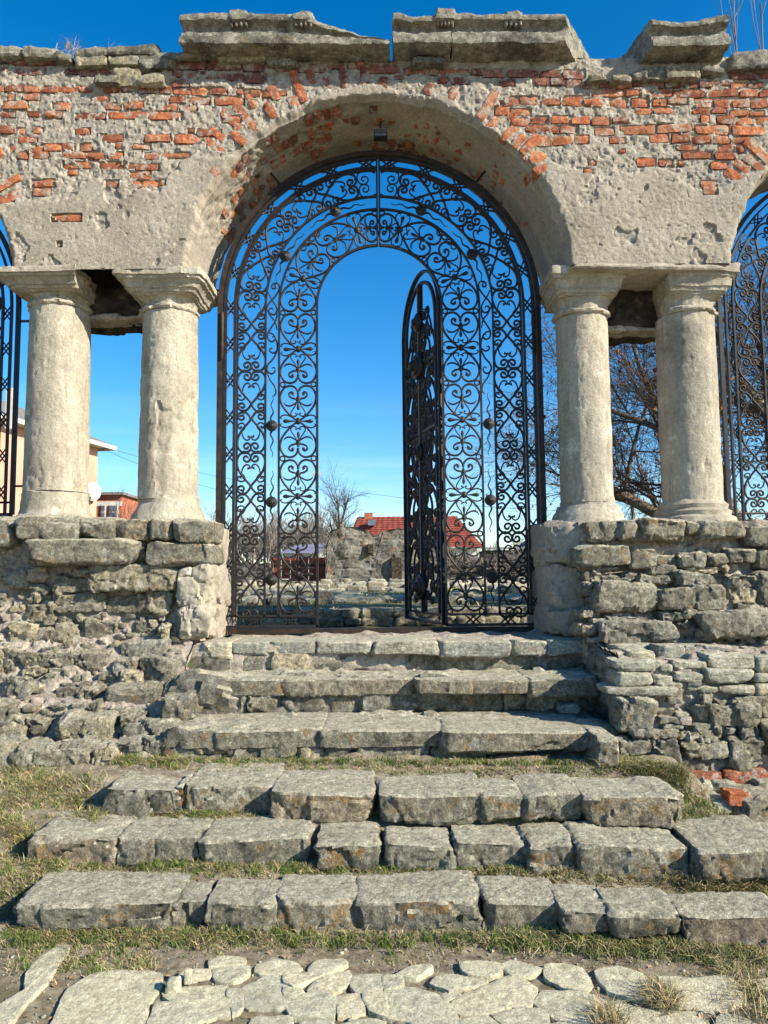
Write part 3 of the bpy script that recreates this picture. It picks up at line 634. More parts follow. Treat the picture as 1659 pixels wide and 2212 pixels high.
PAV8 = """10,895 130,885 220,908 288,962 326,1042 250,1056 170,1050 110,1015 10,1005;-5,840 75,838 75,872 5,884;60,828 150,790 212,788 200,800 140,838;335,780 495,778 505,825 440,832 370,825;515,785 560,770 678,795 620,835 570,835;205,865 270,822 445,855 400,875 290,890;410,890 500,855 575,828 655,890 635,950 580,968
700,790 780,785 850,800 890,865 870,888 780,880 710,840;912,815 1000,795 1120,820 1160,890 1168,930 1080,935 980,905;1195,840 1330,850 1500,840 1535,880 1550,940 1440,975 1270,960 1230,900;290,960 375,900 430,905 545,970 420,1000 340,1000;650,945 690,895 800,900 905,910 970,950 950,990 890,1020 770,1030 700,980;475,1003 600,973 690,983 705,1030 640,1065 560,1065
960,970 990,940 1140,975 1340,990 1380,1030 1260,1065 1050,1065 980,1000;335,1025 440,1010 520,1065 340,1075;690,1055 800,1040 920,1036 920,1080 700,1080;1440,1065 1460,1000 1540,1000 1600,1040 1680,1070;258,912 322,903 326,914 272,930;1570,855 1690,845 1690,875 1580,885;940,1085 1250,1080 1400,1060 1500,1100 1450,1180 960,1180;30,1080 310,1085 500,1080 640,1085 660,1180 20,1180;1540,1090 1700,1085 1720,1190 1500,1190"""
paving = thing('path', '', '', (0, 2.6, 0)); del paving['label'], paving['category']; paving['kind'] = 'structure'
rp = random.Random(21)
def flag(poly, z, th, parent, mt=M_flag, name='paving_stone', step=.022, grow=.011):
    """a flat stone with a ragged outline: outline rings stepping inwards"""
    P = np.array(poly, float); L = []
    for a, b in zip(P, np.roll(P, -1, 0)):
        n = max(2, int(np.linalg.norm(b-a)/step))
        for j in range(n): L.append(a+(b-a)*j/n)
    L = np.array(L); L = (5*L+.5*(np.roll(L, 1, 0)+np.roll(L, -1, 0)))/6
    tn = np.roll(L, -1, 0)-np.roll(L, 1, 0); tn /= np.linalg.norm(tn, axis=1)[:, None]+1e-9; nr = np.stack([tn[:, 1], -tn[:, 0]], 1)
    if np.sum((L-L.mean(0))*nr) < 0: nr = -nr
    L = L+nr*grow
    c = L.mean(0); s = rp.randint(0, 999); Q = np.concatenate([L, np.full((len(L), 1), s)], 1)
    L = L+np.stack([fbm(Q*13, 4, s, .6), fbm(Q*13+50, 4, s+1, .6)], 1)*.008
    n = len(L); V = []; tx, ty = rp.uniform(-.007, .007), rp.uniform(-.007, .007)
    rings = [(1.0, -th), (1.0, -.004), (.992, 0), (.94, .001), (.85, .002), (.72, .002), (.58, .002), (.44, .002), (.3, .002), (.15, .002)]
    for (sc, dz) in rings:
        q = c+(L-c)*sc; V.append(np.concatenate([q, np.full((n, 1), z+dz)], 1))
    V = np.concatenate(V+[np.array([[c[0], c[1], z+.004]])])
    V[:, 2] += tx*(V[:, 0]-c[0])+ty*(V[:, 1]-c[1])
    V[n:, 2] += .0035*fbm(V[n:]*9+s, 4, s+3, .6)+.0025*fbm(V[n:]*45, 3, s)
    F = []
    for r in range(len(rings)-1):
        for j in range(n): F.append((r*n+j, r*n+(j+1) % n, (r+1)*n+(j+1) % n, (r+1)*n+j))
    F = np.array(F); k = (len(rings)-1)*n
    T = np.array([(k+j, k+(j+1) % n, len(rings)*n) for j in range(n)])
    ar = 0.5*np.sum(L[:, 0]*np.roll(L[:, 1], -1)-np.roll(L[:, 0], -1)*L[:, 1])
    if ar < 0: F = F[:, ::-1]; T = T[:, ::-1]
    return link(name, mesh(name, V, [F, T], 2), mt, parent)
PAVP = []
for txt, ox in ((PAV7, 0), (PAV8, 827.3)):
    for ln in txt.split('\n'):
        for pl in ln.split(';'):
            pts = [tuple(float(v) for v in q.split(',')) for q in pl.split()]
            w = [onz(ox+a*.5013, 1681+b*.5013, .02) for a, b in pts]
            PAVP.append(np.array(w)); flag(w, (.0045+rp.uniform(-.002, .004)), .07, paving)

# ------------------------------------------------------------------ steps
def step_thing(i, label): return thing('stone_step', label, 'step', (0, STEPY[i], STEPZ[i]-.15), 'steps up to the gate')
def block(t, i, p0, p1, qf, qfoot, qb, mt=M_step, dz=0, **kw):
    z = STEPZ[i]+dz; pm = (p0+p1)/2
    xm, yf = onz(pm, qf, z); _, yb = onz(pm, qb, z)
    x0 = at(p0, qf, yf)[0]; x1 = at(p1, qf, yf)[0]; zb = at(pm, qfoot, yf)[1]
    K = dict(res=.0125, p=16, chips=12, rough=.015, flat_top=True, chip=.09, freq=9); K.update(kw)
    j = kw.get('jit', 1) if False else (1 if i >= 4 else .3)
    o = stone('step_stone', x0+.003, x1-.003, yf, max(yb, yf+.12), zb-.05, z+rp.uniform(-.012, .006)*j, mt, t, tilt=rp.uniform(-.018, .018)*j, **K)
    o.rotation_euler.z = rp.uniform(-.035, .035)*j; return o
t6 = step_thing(6, 'lowest stone step, long blocks with slabs just behind the paving')
for a in [(35, 366, 1957, 1974, 1886), (150, 366, 1975, 2000, 1960, -.05), (366, 441, 1945, 2000, 1897), (441, 592, 1955, 2010, 1898), (590, 768, 1948, 2012, 1888), (764, 1042, 1950, 2012, 1884), (1040, 1218, 1946, 2014, 1890), (1214, 1328, 1968, 1990, 1905), (1322, 1474, 1972, 1988, 1915), (1476, 1700, 1978, 2024, 1926), (1700, 1950, 1978, 2026, 1930)]:
    block(t6, 6, *a[:5], dz=a[5] if len(a) > 5 else 0)
for (p0, p1, q0, q1) in [(190, 290, 1972, 2000), (290, 365, 1975, 2005), (1222, 1275, 1985, 2015), (1275, 1345, 1985, 2018), (1350, 1392, 1985, 2015), (1392, 1470, 1990, 2022), (640, 700, 1995, 2015), (880, 960, 1995, 2018)]:
    Y = STEPY[6]+.02; x0, z1 = at(p0, q0, Y); x1, z0 = at(p1, q1, Y); stone('rubble_stone', x0, x1, Y, Y+.12, z0-.02, z1, M_step, t6, res=.014, rough=.01)
t5 = step_thing(5, 'second stone step from the bottom, row of nine separate blocks with grassy joints')
for a in [(62, 252, 1812, 1862, 1752), (250, 431, 1812, 1845, 1762), (433, 666, 1814, 1850, 1762), (677, 818, 1822, 1858, 1772), (831, 978, 1822, 1862, 1780), (982, 1146, 1818, 1858, 1772), (1142, 1246, 1822, 1866, 1775), (1258, 1487, 1828, 1880, 1774), (1505, 1720, 1836, 1876, 1762), (1720, 1950, 1840, 1880, 1770)]:
    block(t5, 5, *a)
for (p0, p1, q0, q1) in [(90, 180, 1846, 1868), (260, 330, 1842, 1862), (330, 410, 1846, 1864), (450, 515, 1855, 1868), (520, 640, 1850, 1866), (990, 1090, 1856, 1870), (1110, 1150, 1835, 1870), (1490, 1530, 1815, 1875), (690, 800, 1857, 1868)]:
    Y = STEPY[5]+.03; x0, z1 = at(p0, q0, Y); x1, z0 = at(p1, q1, Y); stone('rubble_stone', x0, x1, Y, Y+.12, z0-.02, z1, M_step, t5, res=.014, rough=.01)
t4 = step_thing(4, 'third stone step from the bottom, ochre lichened blocks and a pinkish right block')
for a in [(219, 384, 1702, 1742, 1652), (378, 398, 1700, 1740, 1668), (398, 591, 1700, 1742, 1646), (582, 806, 1712, 1754, 1662), (820, 1039, 1716, 1752, 1672), (1037, 1132, 1716, 1748, 1676), (1130, 1263, 1714, 1748, 1672), (1268, 1476, 1722, 1766, 1676)]:
    block(t4, 4, *a)
def riser(t, Y, rects, mt=M_step, dep=.14, name='riser_stone', **kw):
    for (p0, p1, q0, q1) in rects:
        x0, z1 = at(p0, (q0+q1)/2, Y)[0], at((p0+p1)/2, q0, Y)[1]; x1, z0 = at(p1, (q0+q1)/2, Y)[0], at((p0+p1)/2, q1, Y)[1]
        K = dict(res=.016, p=7, chips=9, rough=.013); K.update(kw)
        y = Y+rp.uniform(-.022, .012); stone(name, x0+.003, x1-.003, y, y+dep, z0, z1, mt, t, **K)
def fillers(t, Y, pr, qr, n, rects, mt, wr=(16, 50), hr=(9, 24), dep=.1):
    for _ in range(n*4):
        if n <= 0: break
        w, h = rp.uniform(*wr), rp.uniform(*hr); p = rp.uniform(*pr); q = rp.uniform(*qr)
        r = (p, p+w, q, q+h)
        if any(r[0] < b[1] and r[1] > b[0] and r[2] < b[3] and r[3] > b[2] for b in rects): continue
        rects.append(r); riser(t, Y, [r], mt, dep, 'rubble_stone', rough=.01, p=5); n -= 1
t3 = step_thing(3, 'fourth step from the bottom, long mortared tread over a rubble riser')
stone('core', -1.34, 1.38, 4.40, 5.0, .30, STEPZ[3]-.012, M_corestep, t3, res=.022, p=30, chips=0, rough=.03, freq=12)
for a in [(380, 692, 1577, 1600, 1534), (685, 965, 1575, 1598, 1533), (958, 1294, 1579, 1606, 1535), (1288, 1338, 1592, 1640, 1556)]:
    block(t3, 3, *a, rough=.009, chips=5)
R3 = [(345, 410, 1590, 1625), (415, 490, 1602, 1632), (400, 480, 1630, 1648), (490, 560, 1600, 1640), (560, 640, 1602, 1640), (640, 700, 1612, 1645), (700, 760, 1600, 1640), (770, 850, 1600, 1650), (860, 930, 1608, 1648), (930, 1010, 1603, 1645), (1010, 1060, 1612, 1640), (1060, 1120, 1600, 1625), (1055, 1135, 1625, 1658), (1150, 1215, 1612, 1645), (1220, 1285, 1612, 1655)]
riser(t3, STEPY[3]+.02, R3, M_stone); fillers(t3, STEPY[3]+.04, (350, 1290), (1598, 1640), 26, list(R3), M_stone)
t2 = step_thing(2, 'second step below the gate, its right end in the shade of the cheek wall')
stone('core', -1.46, 1.44, 4.90, 5.35, .40, STEPZ[2]-.012, M_corestep, t2, res=.022, p=30, chips=0, rough=.03, freq=12)
for a in [(388, 620, 1467, 1488, 1447), (612, 905, 1466, 1487, 1446), (898, 1145, 1468, 1484, 1445), (1140, 1296, 1466, 1488, 1445)]:
    block(t2, 2, *a, rough=.009, chips=5)
R2 = [(392, 455, 1494, 1540), (460, 530, 1490, 1542), (535, 600, 1492, 1540), (605, 700, 1488, 1540), (705, 770, 1495, 1540), (775, 880, 1490, 1542), (885, 945, 1492, 1538), (950, 1088, 1488, 1542), (1090, 1130, 1490, 1535), (1132, 1210, 1490, 1540), (1215, 1285, 1490, 1542)]
riser(t2, STEPY[2]+.02, R2, M_stone); fillers(t2, STEPY[2]+.05, (395, 1290), (1488, 1535), 16, list(R2), M_stone)
x0, y0 = onz(1210, 1536, STEPZ[3]+.01); 
ls = stone('loose_stone', x0-.02, x0+.115, y0-.05, y0+.06, STEPZ[3]-.005, STEPZ[3]+.058, M_slate, None, res=.012, rough=.008, p=5)
tag(ls, 'small loose grey stone lying in the shaded corner of a step', 'stone')
t1 = step_thing(1, 'top step and threshold directly under the iron gate')
stone('core', -1.48, 1.48, 5.25, 6.25, .55, ZL-.012, M_core, t1, res=.022, p=30, chips=0, rough=.022, freq=12)
for a in [(430, 500, 1388, 1406, 1378), (500, 582, 1387, 1398, 1376), (580, 682, 1386, 1400, 1374), (680, 803, 1386, 1398, 1373), (806, 950, 1386, 1400, 1372), (948, 1106, 1385, 1405, 1371), (1104, 1182, 1383, 1402, 1370), (1180, 1282, 1382, 1400, 1370)]:
    block(t1, 1, *a, rough=.007, chips=9, mt=M_slate)
R1 = [(392, 512, 1416, 1454), (512, 575, 1412, 1453), (583, 668, 1410, 1455), (670, 788, 1410, 1455), (790, 876, 1412, 1453), (878, 1030, 1412, 1456), (1036, 1176, 1410, 1452), (1180, 1285, 1408, 1450)]
riser(t1, STEPY[1]+.03, R1, M_stone, rough=.009); fillers(t1, STEPY[1]+.05, (400, 1280), (1398, 1406), 14, list(R1), M_slate, (20, 60), (5, 10))

# ------------------------------------------------------------------ ruined pier bases
def prof_sheet(x0, x1, prof, res, amp, seed, dips=None):
    P = np.array(prof, float); L = []
    for a, b in zip(P[:-1], P[1:]):
        n = max(1, int(np.linalg.norm(b-a)/res))
        for j in range(n): L.append(a+(b-a)*j/n)
    L.append(P[-1]); L = np.array(L)
    T = np.gradient(L, axis=0); T /= np.linalg.norm(T, axis=1)[:, None]+1e-9
    Nn = np.stack([-T[:, 1], T[:, 0]], 1)
    if Nn[:, 0].mean() > 0: Nn = -Nn
    xs_ = np.arange(x0, x1+res*.5, res); nx, nl = len(xs_), len(L)
    X_ = np.repeat(xs_, nl); Y_ = np.tile(L[:, 0], nx); Z_ = np.tile(L[:, 1], nx); NY = np.tile(Nn[:, 0], nx); NZ = np.tile(Nn[:, 1], nx)
    Q_ = np.stack([X_, Y_, Z_], 1)
    dd = amp*fbm(Q_*4, 3, seed, .55)+amp*1.0*facets(Q_*8, seed)[0]+amp*.6*facets(Q_*19, seed+4)[0]+amp*.35*fbm(Q_*30, 3, seed+8, .7)
    V = np.stack([X_+amp*.3*fbm(Q_*9+9, 2, seed+2), Y_+NY*dd, Z_+NZ*dd], 1)
    return V, grid_f(nx, nl)
PL = [(6.1, 1.80), (5.38, 1.80), (5.40, 1.55), (5.42, 1.30), (5.38, 1.10), (5.30, .98), (5.16, .88), (5.05, .74), (4.98, .66), (4.78, .62), (4.70, .52), (4.60, .44), (4.40, .40), (4.30, .30), (4.25, .2)]
PR = [(6.1, 1.80), (5.38, 1.80), (5.38, 1.45), (5.28, 1.30), (5.14, 1.14), (5.08, .98), (4.96, .945), (4.60, .925), (4.50, .90), (4.47, .85), (4.46, .62), (4.37, .58), (4.345, .50), (4.34, .15)]
baseL = thing('pier_base', 'crumbling rubble base under the left pair of columns', 'wall', (-2.2, 5.3, .4))
baseR = thing('pier_base', 'stepped rubble and slate base under the right pair of columns', 'wall', (2.2, 5.0, .4))
V, F = prof_sheet(-4.2, -1.36, PL, .016, .019, 301); part('mortar_core', V, F, M_core, baseL, 2)
V, F = prof_sheet(1.42, 4.2, PR, .018, .022, 331); part('mortar_core', V, F[:, ::-1], M_core, baseR, 2)
# side faces of both bases towards the gate and steps
def side_face(xc, prof, zbot, sgn, seed, parent, mt):
    ys = np.arange(4.34 if sgn > 0 else 4.3, 6.1, .025); zz = np.linspace(0, 1, 60)
    P = np.array(prof)[::-1]; o = np.argsort(P[:, 0], kind='stable'); P = P[o]
    top = np.interp(ys, P[:, 0], np.maximum.accumulate(P[:, 1]))-.005
    Yq, Tq = np.meshgrid(ys, zz, indexing='ij'); Zq = zbot+(np.repeat(top, 60).reshape(len(ys), 60)-zbot)*Tq
    Q_ = np.stack([np.full(Yq.size, xc), Yq.ravel(), Zq.ravel()], 1)
    Q_[:, 0] += .03*fbm(Q_*6, 4, seed, .6)
    return part('side_face', Q_, grid_f(len(ys), 60), mt, parent)
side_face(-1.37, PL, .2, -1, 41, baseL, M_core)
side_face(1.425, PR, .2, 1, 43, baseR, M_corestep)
def on_prof(px, py, prof):
    P = np.array(prof); best = None
    d = ray(px, py)
    for (a, b) in zip(P[:-1], P[1:]):
        # intersect in the Y-Z plane
        A = np.array([[d.y, -(b[0]-a[0])], [d.z, -(b[1]-a[1])]]); r = np.array([a[0], a[1]-CAMZ])
        if abs(np.linalg.det(A)) < 1e-9: continue
        t, s = np.linalg.solve(A, r)
        if -.001 <= s <= 1.001 and t > 0 and (best is None or t < best[0]): best = (t, d.x*t, d.y*t, CAMZ+d.z*t)
    return best
def rubble(t, prof, rects, mt, name='rubble_stone', dep=.2, proud=.05, **kw):
    for r in rects:
        p0, p1, q0, q1 = r[:4]; pr = r[4] if len(r) > 4 else proud; m2 = r[5] if len(r) > 5 else mt
        b = on_prof((p0+p1)/2, (q0+q1)/2, prof)
        if b is None: continue
        Y = b[2]-pr
        x0 = at(p0, (q0+q1)/2, Y)[0]; x1 = at(p1, (q0+q1)/2, Y)[0]; z1 = at((p0+p1)/2, q0, Y)[1]; z0 = at((p0+p1)/2, q1, Y)[1]
        K = dict(res=.0135 if p1-p0 > 50 else .011, p=10, chips=10, rough=.017); K.update(kw)
        stone(name, x0, x1, Y, Y+max(dep, (x1-x0)*.5), z0, z1, m2, t, tilt=rp.uniform(-.03, .03), **K)
TOPL = [(-160, -70, 1116, 1180, .13), (-70, 30, 1115, 1182, .13), (29, 166, 1114, 1168, .17), (166, 249, 1117, 1166, .14), (250, 321, 1122, 1168, .13), (321, 374, 1120, 1166, .13), (372, 457, 1121, 1174, .16), (50, 288, 1162, 1220, .20), (280, 316, 1170, 1216, .08), (314, 456, 1170, 1224, .16)]
rubble(baseL, PL, TOPL, M_step, rough=.010, p=8, dep=.45)
ML = [(188, 382, 1217, 1277, .14), (118, 207, 1247, 1281, .08), (145, 188, 1229, 1244, .12), (0, 58, 1228, 1270, .06), (60, 96, 1222, 1256, .07), (382, 456, 1222, 1312, .15, M_col), (383, 452, 1310, 1378, .14, M_col), (118, 226, 1282, 1322, .07), (228, 330, 1286, 1326, .06), (318, 372, 1276, 1326, .08), (-80, 0, 1190, 1260, .06), (30, 110, 1268, 1300, .05), (50, 120, 1305, 1345, .05),
      (340, 363, 1350, 1384, .12), (258, 356, 1388, 1422, .07), (14, 76, 1345, 1392, .09), (35, 105, 1410, 1440, .08), (110, 156, 1412, 1441, .09), (155, 222, 1412, 1450, .08), (242, 290, 1430, 1452, .07), (295, 376, 1425, 1478, .10), (0, 30, 1408, 1460, .07), (-60, 5, 1400, 1470, .07), (0, 60, 1462, 1512, .09), (45, 100, 1441, 1460, .07), (262, 302, 1452, 1482, .08), (225, 336, 1488, 1530, .10), (340, 411, 1502, 1562, .14), (118, 236, 1548, 1602, .12), (0, 60, 1552, 1602, .10), (58, 92, 1556, 1592, .10), (254, 302, 1542, 1592, .10), (184, 212, 1521, 1547, .08), (18, 192, 1618, 1672, .10), (164, 192, 1602, 1630, .09), (194, 242, 1616, 1662, .10), (268, 382, 1566, 1612, .10), (118, 182, 1486, 1512, .07), (160, 205, 1490, 1518, .08), (-90, 0, 1520, 1600, .09), (-120, 20, 1610, 1680, .10), (235, 300, 1600, 1640, .09), (300, 350, 1600, 1640, .08), (60, 120, 1360, 1400, .05), (180, 250, 1340, 1380, .05), (110, 170, 1350, 1385, .05), (290, 335, 1340, 1380, .05)]
rubble(baseL, PL, [(r[0], r[1], r[2], r[3], r[4]*(.8 if r[2] > 1330 and r[2] < 1480 else 1.0), *(r[5:])) for r in ML], M_stone)
def fill_prof(t, prof, pr, qr, n, rects, mts, wr, hr):
    rects = [tuple(r[:4]) for r in rects]
    for _ in range(n*5):
        if n <= 0: break
        w, h = rp.uniform(*wr), rp.uniform(*hr); p = rp.uniform(*pr); q = rp.uniform(*qr); r = (p, p+w, q, q+h)
        if any(r[0] < b[1]-3 and r[1] > b[0]+3 and r[2] < b[3]-2 and r[3] > b[2]+2 for b in rects): continue
        rects.append(r); rubble(t, prof, [r], rp.choice(mts), dep=.10, proud=rp.uniform(.02, .06), res=.012, rough=.008, p=14, chips=8); n -= 1
fill_prof(baseL, PL, (-100, 375), (1225, 1650), 150, TOPL+ML, [M_stone, M_core, M_stone, M_step], (8, 34), (6, 19))
TOPR = [(1269, 1334, 1126, 1171, .10), (1333, 1385, 1123, 1168, .12), (1385, 1483, 1120, 1167, .15), (1482, 1513, 1124, 1152, .12), (1511, 1612, 1125, 1162, .13), (1612, 1760, 1135, 1180, .10), (1246, 1366, 1178, 1223, .16), (1364, 1423, 1187, 1229, .13), (1408, 1465, 1196, 1229, .08), (1466, 1529, 1195, 1226, .12), (1531, 1574, 1198, 1223, .11), (1573, 1636, 1186, 1216, .12), (1640, 1740, 1190, 1230, .10)]
rubble(baseR, PR, TOPR, M_step, rough=.012, dep=.35)
MR = [(1262, 1334, 1225, 1233, .10), (1302, 1360, 1233, 1241, .09), (1400, 1462, 1226, 1243, .10), (1488, 1572, 1222, 1238, .10), (1261, 1297, 1235, 1258, .10), (1298, 1341, 1243, 1259, .08), (1384, 1465, 1240, 1263, .11), (1465, 1551, 1236, 1268, .14), (1575, 1638, 1241, 1275, .12), (1262, 1297, 1260, 1293, .11), (1288, 1423, 1260, 1319, .18), (1426, 1574, 1268, 1319, .18), (1574, 1636, 1270, 1303, .06), (1255, 1278, 1318, 1332, .07), (1310, 1402, 1330, 1344, .08), (1431, 1475, 1320, 1343, .09), (1477, 1517, 1319, 1338, .10), (1466, 1492, 1343, 1357, .08), (1303, 1467, 1345, 1394, .17), (1506, 1547, 1359, 1386, .12), (1530, 1690, 1326, 1378, .20), (1255, 1294, 1349, 1374, .08), (1640, 1720, 1240, 1320, .08), (1340, 1384, 1240, 1258, .06)]
rubble(baseR, PR, MR, M_stone)
SR = [(1328, 1426, 1394, 1408, .06), (1424, 1485, 1394, 1428, .05), (1483, 1568, 1397, 1420, .06), (1358, 1418, 1407, 1423, .04), (1328, 1427, 1427, 1448, .06), (1426, 1454, 1437, 1452, .04), (1457, 1529, 1429, 1447, .05), (1530, 1636, 1416, 1445, .06), (1636, 1720, 1420, 1450, .05), (1332, 1411, 1454, 1482, .06), (1411, 1458, 1458, 1478, .04), (1457, 1526, 1453, 1472, .05), (1528, 1632, 1446, 1476, .06), (1630, 1680, 1455, 1475, .05), (1418, 1478, 1473, 1489, .04), (1482, 1560, 1480, 1494, .04), (1556, 1632, 1482, 1500, .05), (1632, 1720, 1478, 1500, .05), (1309, 1468, 1484, 1504, .08)]
rubble(baseR, PR, SR, M_slate, name='slate_stone', rough=.006, p=9, chips=6)
LR = [(1332, 1420, 1510, 1582, .09, M_step), (1512, 1545, 1500, 1526, .06), (1546, 1592, 1509, 1524, .05), (1594, 1668, 1508, 1526, .06), (1505, 1548, 1526, 1562, .06), (1537, 1645, 1526, 1572, .09), (1372, 1468, 1578, 1596, .06), (1466, 1520, 1583, 1600, .06), (1508, 1562, 1572, 1606, .05), (1606, 1650, 1570, 1594, .05), (1336, 1414, 1601, 1637, .08), (1404, 1466, 1598, 1658, .06), (1480, 1582, 1604, 1640, .08), (1581, 1656, 1598, 1664, .09), (1460, 1577, 1638, 1669, .05), (1656, 1740, 1560, 1640, .08), (1640, 1730, 1500, 1560, .06)]
rubble(baseR, PR, LR, M_stone)
for (p0, p1, q0, q1) in [(1474, 1564, 1670, 1692), (1566, 1657, 1667, 1691), (1566, 1640, 1692, 1706)]:
    b = on_prof((p0+p1)/2, 1640, PR); Y = b[2]-.10
    x0, z1 = at(p0, q0, Y); x1, z0 = at(p1, q1, Y); stone('brick', x0, x1, Y, Y+.13, z0, z1, M_brick, baseR, res=.02, p=14, rough=.008, chips=5)
fill_prof(baseR, PR, (1255, 1655), (1175, 1385), 45, TOPR+MR, [M_stone, M_slate], (14, 44), (6, 16))
fill_prof(baseR, PR, (1330, 1655), (1395, 1660), 45, SR+LR, [M_slate, M_stone, M_core], (14, 44), (7, 18))
# jamb blocks beside the gate on the right and shaded stones of the cheek wall
for (p0, p1, q0, q1, Y) in [(1180, 1262, 1128, 1224, 5.42), (1192, 1268, 1222, 1316, 5.38), (1194, 1258, 1314, 1371, 5.36)]:
    x0, z1 = at(p0, (q0+q1)/2, Y)[0], at(1220, q0, Y)[1]; x1, z0 = at(p1, (q0+q1)/2, Y)[0], at(1220, q1, Y)[1]
    stone('jamb_stone', x0, x1+.05, Y, YB, z0, z1, M_plaster, baseR, res=.018, p=16, rough=.016, chips=8)
for (z0, z1) in ((.97, 1.22), (1.22, 1.52), (1.52, 1.80)):
    stone('jamb_stone', -1.50, -1.255, 5.62, YB, z0, z1, M_plaster, baseL, res=.02, p=16, rough=.016, chips=6)
for y0, y1, z0, z1 in [(4.46, 4.62, .66, .88), (4.63, 4.85, .60, .9), (4.36, 4.62, .50, .64), (4.87, 5.1, .78, .93), (4.9, 5.15, .60, .78), (5.1, 5.35, .8, .97), (4.5, 4.8, .36, .5)]:
    stone('cheek_stone', 1.375, 1.52, y0, y1, z0, z1, M_stone, baseR, res=.02, rough=.012, p=7)
# boulders and broken bricks lying at the foot of the right base
def loose(p0, p1, q0, q1, z, mt, label, cat='stone', dep=.16, group=None, **kw):
    xm, Y = onz((p0+p1)/2, q1, z); x0 = at(p0, q1, Y)[0]; x1 = at(p1, q1, Y)[0]; z1 = at((p0+p1)/2, q0, Y)[1]
    K = dict(res=.014, rough=.012, p=5, chips=10); K.update(kw)
    s = stone('loose_'+cat, x0, x1, Y, Y+dep, z-.03, z1, mt, None, **K); return tag(s, label, cat, group)
loose(1572, 1628, 1712, 1730, .235, M_brick, 'bright orange broken brick lying on dark boulder at right', 'brick', .1, p=12, rough=.007)
loose(1590, 1720, 1722, 1790, .10, M_stone, 'dark boulder under the orange brick at the right edge', dep=.3)
loose(1480, 1590, 1728, 1770, .13, M_slate, 'flat pale slab beside the dark boulder at the right edge', dep=.25, flat_top=True)
loose(395, 413, 2098, 2112, .03, M_flag, 'little pale stone chip standing on the paving', dep=.03, res=.008, rough=.003)
loose(355, 385, 2122, 2138, .02, M_flag, 'small flat stone chip at the rim of the big paving slab', dep=.05, res=.008, rough=.004)

for i, (p0, p1, q0, q1, z, m_) in enumerate([(1478, 1545, 1692, 1716, .22, M_slate), (1545, 1600, 1690, 1712, .22, M_stone), (1640, 1720, 1690, 1722, .2, M_stone), (1470, 1512, 1738, 1762, .16, M_stone), (1600, 1660, 1790, 1815, .08, M_step), (1488, 1530, 1768, 1786, .12, M_slate)]):
    loose(p0, p1, q0, q1, z, m_, ['flat grey stone under the red bricks at the right base', 'grey stone wedged between the red bricks and the orange brick', 'stone at the right edge beside the red bricks', 'small stone beside the pale slab near the right steps', 'stone below the dark boulder at the right edge', 'thin slate piece at the end of the second step'][i], dep=.14)
# ------------------------------------------------------------------ wrought iron
GXc, GZc = at(819, 660, YG)
KG = (at(1155, 660, YG)[0]-at(485, 660, YG)[0])/670.0        # metres per picture pixel in the gate plane
ZB_G = ZL+.055                                               # underside of the leaves
SB = (GZc-ZB_G)/KG                                           # straight length below the springing, in px units
def catmull(P, n=6):
    P = np.array(P, float); Q = np.concatenate([[2*P[0]-P[1]], P, [2*P[-1]-P[-2]]]); out = []
    for i in range(1, len(Q)-2):
        p0, p1, p2, p3 = Q[i-1], Q[i], Q[i+1], Q[i+2]
        for j in range(n):
            t = j/n; out.append(.5*((2*p1)+(-p0+p2)*t+(2*p0-5*p1+4*p2-p3)*t*t+(-p0+3*p1-3*p2+p3)*t**3))
    out.append(P[-1]); return np.array(out)
def sweep2(P, r, depth, yo=0, n=6):
    """P (N,2) metres in the x-z plane, r (N) half width, depth half thickness"""
    P = np.asarray(P, float); N = len(P); r = np.broadcast_to(np.asarray(r, float), (N,)); depth = np.broadcast_to(np.asarray(depth, float), (N,))
    T = np.gradient(P, axis=0); T /= np.linalg.norm(T, axis=1)[:, None]+1e-12; Nn = np.stack([-T[:, 1], T[:, 0]], 1)
    V = np.zeros((N, n, 3))
    for k in range(n):
        a = 2*PI*(k+.5)/n; c, s = math.cos(a), math.sin(a)
        if n == 4: c, s = c*1.414, s*1.414
        V[:, k, 0] = P[:, 0]+Nn[:, 0]*r*c; V[:, k, 2] = P[:, 1]+Nn[:, 1]*r*c; V[:, k, 1] = yo+depth*s
    i = np.arange(N-1)[:, None]*n; k = np.arange(n)[None]
    F = np.stack([i+k, i+(k+1) % n, i+n+(k+1) % n, i+n+k], -1).reshape(-1, 4)
    caps = np.array([[0, n-1-j-1, n-1-j, 0] for j in range(0)]).reshape(-1, 4).astype(int)
    e = [list(range(n)), [(N-1)*n+j for j in range(n)][::-1]]
    C = []
    for q in e:
        if n == 4: C.append(q)
        else: C.append(q[:4]); C.append([q[0], q[3], q[4], q[5]])
    return V.reshape(-1, 3), np.concatenate([F, np.array(C)])
def spiral(c, r0, r1, a0, a1, n=14):
    t = np.linspace(0, 1, n); r = r0+(r1-r0)*t; a = np.radians(a0+(a1-a0)*t)
    return [(c[0]+rr*math.cos(x), c[1]+rr*math.sin(x)) for rr, x in zip(r, a)]
def taper(N, r, s=1.0, e=1.0, blob=(0, 0)):
    t = np.linspace(0, 1, N); w = np.ones(N)
    w *= np.interp(t, [0, .25, .75, 1], [s, 1, 1, e]); w = w*r
    if blob[0]: w[:3] = r*blob[0]
    if blob[1]: w[-3:] = r*blob[1]
    return w
class Band:
    def __init__(s, rc, side): s.rc, s.side = rc, side
    def m(s, a, b):
        a = np.asarray(a, float); b = np.asarray(b, float); th = np.where(b < 0, -b/s.rc, 0.0)
        x = s.side*(s.rc+a)*np.cos(th); z = np.where(b < 0, (s.rc+a)*np.sin(th), -b)
        return np.stack([x, z], 1)*KG
_pm = {}; rj = random.Random(77)
